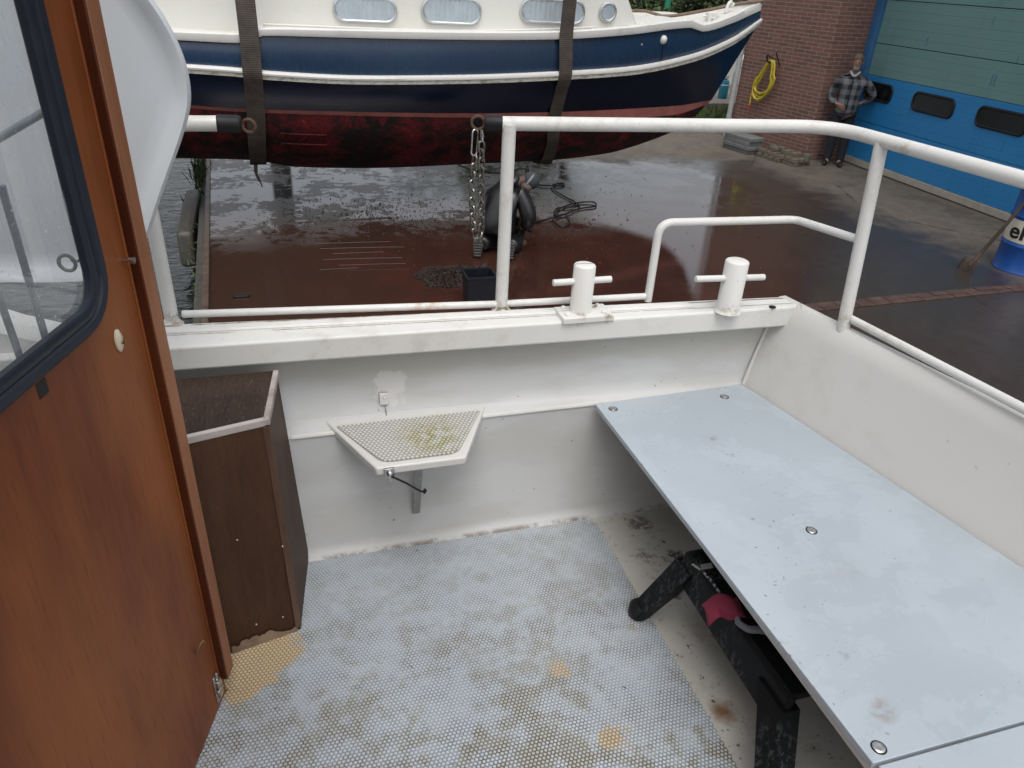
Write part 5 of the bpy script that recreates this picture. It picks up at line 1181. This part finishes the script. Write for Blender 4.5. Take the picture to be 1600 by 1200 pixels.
# weed heap scraped off the hull
def shards(name, n, fn, smin, smax, mat, seed):
    rnd = random.Random(seed); mb = MB()
    for i in range(n):
        p = fn(rnd)
        if p is None: continue
        s = smin+(smax-smin)*rnd.random()**2.2; a = V((rnd.gauss(0,1), rnd.gauss(0,1), rnd.gauss(0,.6))).normalized()*s; b = V((rnd.gauss(0,1), rnd.gauss(0,1), rnd.gauss(0,.6))).normalized()*s*.6; c = p+V((0,0,s*.7))
        mb.add([p+a, p+b, p-a, p-b, c, p-V((0,0,s*.4))], [(0,1,4),(1,2,4),(2,3,4),(3,0,4),(1,0,5),(2,1,5),(3,2,5),(0,3,5)])
    return struct(mb.build(name, mat), 'stuff')
hc = PG(703, 431)
def heap(r):
    a = r.uniform(0, 6.28); q = math.sqrt(r.random()); w = 1+.12*math.sin(3*a+1)+.08*math.sin(7*a); x = math.cos(a)*q*.36*w; y = math.sin(a)*q*.27*w+x*.18
    return hc+V((x, y-x*.0, max(0, .08*(1-q))*r.random()+.006))
shards('weed_heap', 4200, heap, .005, .022, plain('brown_shell_muck', (.028,.016,.012), .75, .7, 35), 21)
def scat(r):
    k = r.random()
    if k < .42: p = V((r.gauss(.95, .62), r.gauss(8.9, .45), G+.004))
    elif k < .62: p = V((r.gauss(1.3, .6), r.gauss(8.4, .5), G+.004))
    elif k < .85: p = V((r.gauss(2.9, .55), r.gauss(8.2, .75), G+.004))
    else: p = V((r.uniform(-.5, 5.5), r.uniform(6, 11), G+.004))
    return p if p.x > qx(p.y)+.1 else None
shards('hull_scrapings', 3200, scat, .003, .014, M['muck'], 22)
# black tub, shackle, fender, weeds, grating
q = PG(748, 470); mb = MB(); a = V((-.135, 0, 0)); rows = []
tb_ = thing('plastic_tub', 'black plastic tub on the yard beside the heap of scrapings', 'tub', (q.x, q.y, G))
mb = MB()
def frus(w, d, z): return [V((q.x-w, q.y-d, G+z)), V((q.x+w, q.y-d, G+z)), V((q.x+w, q.y+d, G+z)), V((q.x-w, q.y+d, G+z))]
R_ = [frus(.12, .10, 0), frus(.135, .115, .26), frus(.145, .125, .262), frus(.145, .125, .275), frus(.125, .105, .275), frus(.115, .095, .02)]
mb.grid([r+[r[0]] for r in R_]); mb.add(R_[0], [(3,2,1,0)]); mb.add(R_[-1], [(0,1,2,3)]); mb.build('tub_body', plain('black_blue_plastic', (.009,.011,.016), .35, .2, 20), tb_)
q = PG(376, 464); mb = MB(); mb.tube(bez([q+V((-.06,.01,.012)), q+V((0,.025,.014)), q+V((.06,.015,.012)), q+V((.065,-.02,.012)), q+V((0,-.02,.014)), q+V((-.05,-.02,.012))], 6), .009, 8); mb.tube([q+V((-.06,.03,.012)), q+V((-.055,-.035,.012))], .009, 8); tag(mb.build('shackle', M['black']), 'small black iron shackle lying on the brown wet concrete near the quay', 'shackle')
fe = PG(305, 320); mb = MB(); fx0 = qx(fe.y)-.135; mb.prism([(fx0, fe.y-1.05, G-.42), (fx0, fe.y-1.0, G-.02), (fx0, fe.y-.1, G+.07), (fx0, fe.y+.5, G+.07), (fx0, fe.y+.5, G-.42)], (-.17, 0, 0)); tag(mb.build('quay_fender', M['timber'], bevel=.05, seg=4), 'dark grey rounded timber fender on the edge of the quay', 'fender')
mb = MB(); rnd = random.Random(9)
for i in range(340):
    y = rnd.gauss(11.3, .8) if i < 300 else rnd.uniform(6.4, 9.); x = qx(y)-.1+rnd.gauss(-.04, .05); h = rnd.uniform(.04, .22)*(1 if i < 300 else .22); a = rnd.uniform(0, 6.28); u = V((math.cos(a), math.sin(a), 0)); p = V((x, y, G-.05)); l = rnd.uniform(.02, .12)
    mb.add([p-u*.008, p+u*.008, p+V((u.y*l*.5,-u.x*l*.5,h*.6))+u*.012, p+V((u.y*l,-u.x*l,h))], [(0,1,2),(0,2,3)])
struct(mb.build('quay_weeds', M['weed']), 'stuff')
dgm = plain('worn_steel_edge', (.07,.055,.05), .35, .3, 20, .2)
gr = thing('drain_grating', 'slotted steel drain plate let into the wet concrete under the boat', 'drain', PG(570, 400))
mb = MB(); c4 = [PG(470, 345), PG(600, 345), PG(640, 420), PG(490, 424)]; mb.prism([p+V((0,0,-.002)) for p in c4], (0,0,.0055)); mb.build('plate', M['ground'], gr)
mb = MB()
for y, xa_, xb2 in ((381, 492, 610), (389, 500, 632), (397, 520, 600), (406, 505, 628), (415, 530, 634), (422, 500, 560)):
    a, b = PG(xa_, y), PG(xb2, y-3); mb.tube([a+V((0,0,.004)), a.lerp(b, .5)+V((0,.006,.004)), b+V((0,0,.004))], .002, 5)
mb.build('bar', dgm, gr)
mb = MB(); a, b = PG(465, 348), PG(612, 340); mb.prism([a+V((0,-.012,0)), b+V((0,-.012,0)), b+V((0,.012,0)), a+V((0,.012,0))], (0,0,.01)); tag(mb.build('timber_batten', M['muck'], bevel=.006), 'dark wet batten lying along the drain plate under the boat', 'batten')

# ================================================================== BEYOND THE BOW
jt = thing('jetty', 'grey plank jetty seen between the bow and the brick wall', 'jetty', (8.4, 16.8, G))
mb = MB()
for i in range(16): mb.box((6.5+.0*i, 16.55+.155*i, G+.0), (12.5, 16.69+.155*i, G+.12))
mb.build('decking', M['plank'], jt, bevel=.006); mb = MB()
for x in (6.7, 8.7, 10.7): mb.lathe([(.09,0),(.09,.8)], (x, 16.5, G-.7), 12)
mb.build('pile', M['timber'], jt)
gbt = PG(1137, 150); gp = V((9.55, 17.3, G+.12)); gp = PP(1128, 155, (0, 17.3, 0), (0,1,0)); gp.z = G+.12
bt2 = thing('gas_bottle', 'turquoise gas bottle standing on the jetty behind the bow', 'gas bottle', gp)
mb = MB(); mb.lathe([(.10,0),(.115,.03),(.115,.36),(.10,.42),(.05,.45),(.04,.48)], gp, 20); mb.build('cylinder', M['gasblue'], bt2); mb = MB(); mb.lathe([(.075,.0),(.075,.07)], gp+V((0,0,.47)), 16); mb.build('collar', M['pvc'], bt2); mb = MB(); mb.lathe([(.118,0),(.118,.02)], gp+V((0,0,.31)), 20); mb.build('band', M['boatcap'], bt2)
mr_ = thing('jetty_rail', 'bent metal handrail on the jetty beside the turquoise bottle', 'handrail', gp+V((.35,.1,0)))
mb = MB(); o_ = gp+V((.28,.1,0)); mb.tube(arc(o_, o_+V((0,0,.75)), o_+V((.7,.1,.75)), .12)[0:0]+[o_]+arc(o_, o_+V((0,0,.72)), o_+V((.7,.1,.72)), .15)+[o_+V((.7,.1,.72))], .022, 8); mb.tube([o_+V((0,0,.38)), o_+V((.7,.1,.38))], .02, 8); mb.tube([o_+V((.7,.1,0)), o_+V((.7,.1,.72))], .02, 8); mb.build('rail', M['alu'], mr_)
mo = thing('moored_boat', 'white motorboat with blue stripes moored beyond the jetty', 'boat', (11.5, 21.5, -1.6))
mb = MB(); rows = []
for t in np.linspace(0, 1, 16):
    x = 6.5+8*t; b_ = 1.25*(1-max(0, (t-.5)/.5)**2.2)+.001; rows.append([V((x, 21.5-b_*.0, -2.0)), V((x, 21.5-b_*.85, -1.7)), V((x+.4*t*t, 21.5-b_, -.35)), V((x+.4*t*t, 21.5+b_, -.35)), V((x, 21.5+b_*.85, -1.7)), V((x, 21.5, -2.0))])
mb.grid(rows); mb.add(rows[0], [list(range(6))]); mb.build('hull', M['boatwhite'], mo)
mb = MB(); mb.prism([(7.2, 20.5, -.35), (12.4, 20.55, -.35), (11.4, 20.7, .75), (7.4, 20.7, .75)], (0, 1.6, 0)); mb.build('cabin', M['boatwhite'], mo, bevel=.06)
mb = MB(); mb.prism([(7.5, 20.62, -.05), (11.7, 20.62, -.05), (11.2, 20.64, .42), (7.6, 20.64, .42)], (0,-.04,0)); mb.build('window', plain('blue_grey_window', (.05,.08,.14), .2, .2, 3), mo)
mb = MB(); mb.box((6.6, 20.2, -.62), (12.5, 20.235, -.5)); mb.build('stripe', plain('navy_stripe', (.01,.02,.08), .4, .1, 5), mo)
mb = MB()
for x in (7.0, 8.2, 9.4, 10.6, 11.8): mb.tube([(x, 20.3, -.36), (x, 20.3, .15)], .02, 6)
mb.tube([(7.0, 20.3, .15), (11.8, 20.3, .15)], .02, 6); mb.build('rail', M['alu'], mo)
# trees on the far bank
struct(MB().prism([(-60, 27, -3), (60, 27, -3), (60, 60, -3), (-60, 60, -3)], (0,0,2.2)).build('far_bank', M['grass']))
def tree(x, y, h, r, seed, label, n=3400):
    rnd = random.Random(seed); T = thing('tree', label, 'tree', (x, y, -.85), 'trees on the far bank'); b = V((x, y, -.85)); mb = MB()
    mb.tube(bez([b, b+V((rnd.uniform(-.1,.1),0,h*.3)), b+V((rnd.uniform(-.3,.3),0,h*.75))], 4), [r*.09]*3+[r*.075]*3+[r*.05]*3, 9)
    cl = []
    for i in range(15):
        a = rnd.uniform(0, 6.28); q = rnd.uniform(.2, .85)*r; z = h*rnd.uniform(.36, .95); q *= (1-.45*abs(z/h-.6)); e = b+V((math.cos(a)*q, math.sin(a)*q, z)); s0_ = b+V((0,0,h*rnd.uniform(.2,.5))); mb.tube([s0_, s0_.lerp(e,.5)+V((0,0,.15)), e], [r*.035, r*.025, r*.01], 5); cl.append((e, rnd.uniform(.28,.5)*r))
    mb.build('trunk', M['bark'], T); mb = MB()
    for i in range(n):
        e, q = rnd.choice(cl); d = V((rnd.gauss(0,1), rnd.gauss(0,1), rnd.gauss(0,.75))).normalized()*q*rnd.random()**.4; p = e+d; u = V((rnd.gauss(0,1), rnd.gauss(0,1), rnd.gauss(0,1))).normalized(); w = u.orthogonal().normalized(); s = rnd.uniform(.07, .16)
        mb.add([p-u*s, p+w*s*.5, p+u*s, p-w*s*.5], [(0,1,2,3)])
    mb.build('crown', M['leaf'], T)
tree(7.2, 29, 6.5, 3.0, 1, 'bushy green tree behind the foredeck of the navy boat'); tree(11.5, 31, 8, 3.4, 2, 'tall green tree behind the moored motorboat'); tree(-15, 34, 8.5, 3.6, 3, 'round green tree far left beyond the water'); tree(-22, 30, 9, 4, 5, 'large green tree farthest left on the bank')
def bush(x, y, h, r, seed, label, n=2600):
    rnd = random.Random(seed); T = thing('bush', label, 'bush', (x, y, -.85), 'dark bushes behind the foredeck'); b = V((x, y, -.85)); mb = MB(); cl = []
    for i in range(9):
        a = rnd.uniform(0, 6.28); q = rnd.uniform(.1, .75)*r; e = b+V((math.cos(a)*q, math.sin(a)*q, h*rnd.uniform(.3, .85))); mb.tube([b, b.lerp(e, .5)+V((0,0,.1)), e], [.03, .02, .008], 5); cl.append((e, rnd.uniform(.3, .5)*r))
    mb.build('stem', M['bark'], T); mb = MB()
    for i in range(n):
        e, q = rnd.choice(cl); d = V((rnd.gauss(0,1), rnd.gauss(0,1), rnd.gauss(0,.8))).normalized()*q*rnd.random()**.4; p = e+d; p.z = max(p.z, -.8); u = V((rnd.gauss(0,1), rnd.gauss(0,1), rnd.gauss(0,1))).normalized(); w = u.orthogonal().normalized(); s = rnd.uniform(.05, .13)
        mb.add([p-u*s, p+w*s*.5, p+u*s, p-w*s*.5], [(0,1,2,3)])
    mb.build('leaves', M['leaf'], T)
for bpx, bh, sd_, lb in ((1000, 3.6, 41, 'dark green bush on the far bank beside the navy cabin edge'), (1075, 3.3, 42, 'dark green bush on the far bank behind the middle of the foredeck'), (1160, 3.8, 43, 'dark green bush on the far bank behind the bow tip')):
    p = PY(bpx, 5, 29); bush(p.x, 29, bh, 2.1, sd_, lb, 5000)
gy = PY(1045, 0, 12.6)
mb = MB(); mb.tube(bez([gy+V((-.01,0,-.12)), gy+V((.0,0,.1)), gy+V((.05,0,.5)), gy+V((.02,0,1.2))], 5), .05, 8); tag(mb.build('green_line', M['greenrope']), 'green rope hanging behind the foredeck of the navy boat', 'rope')
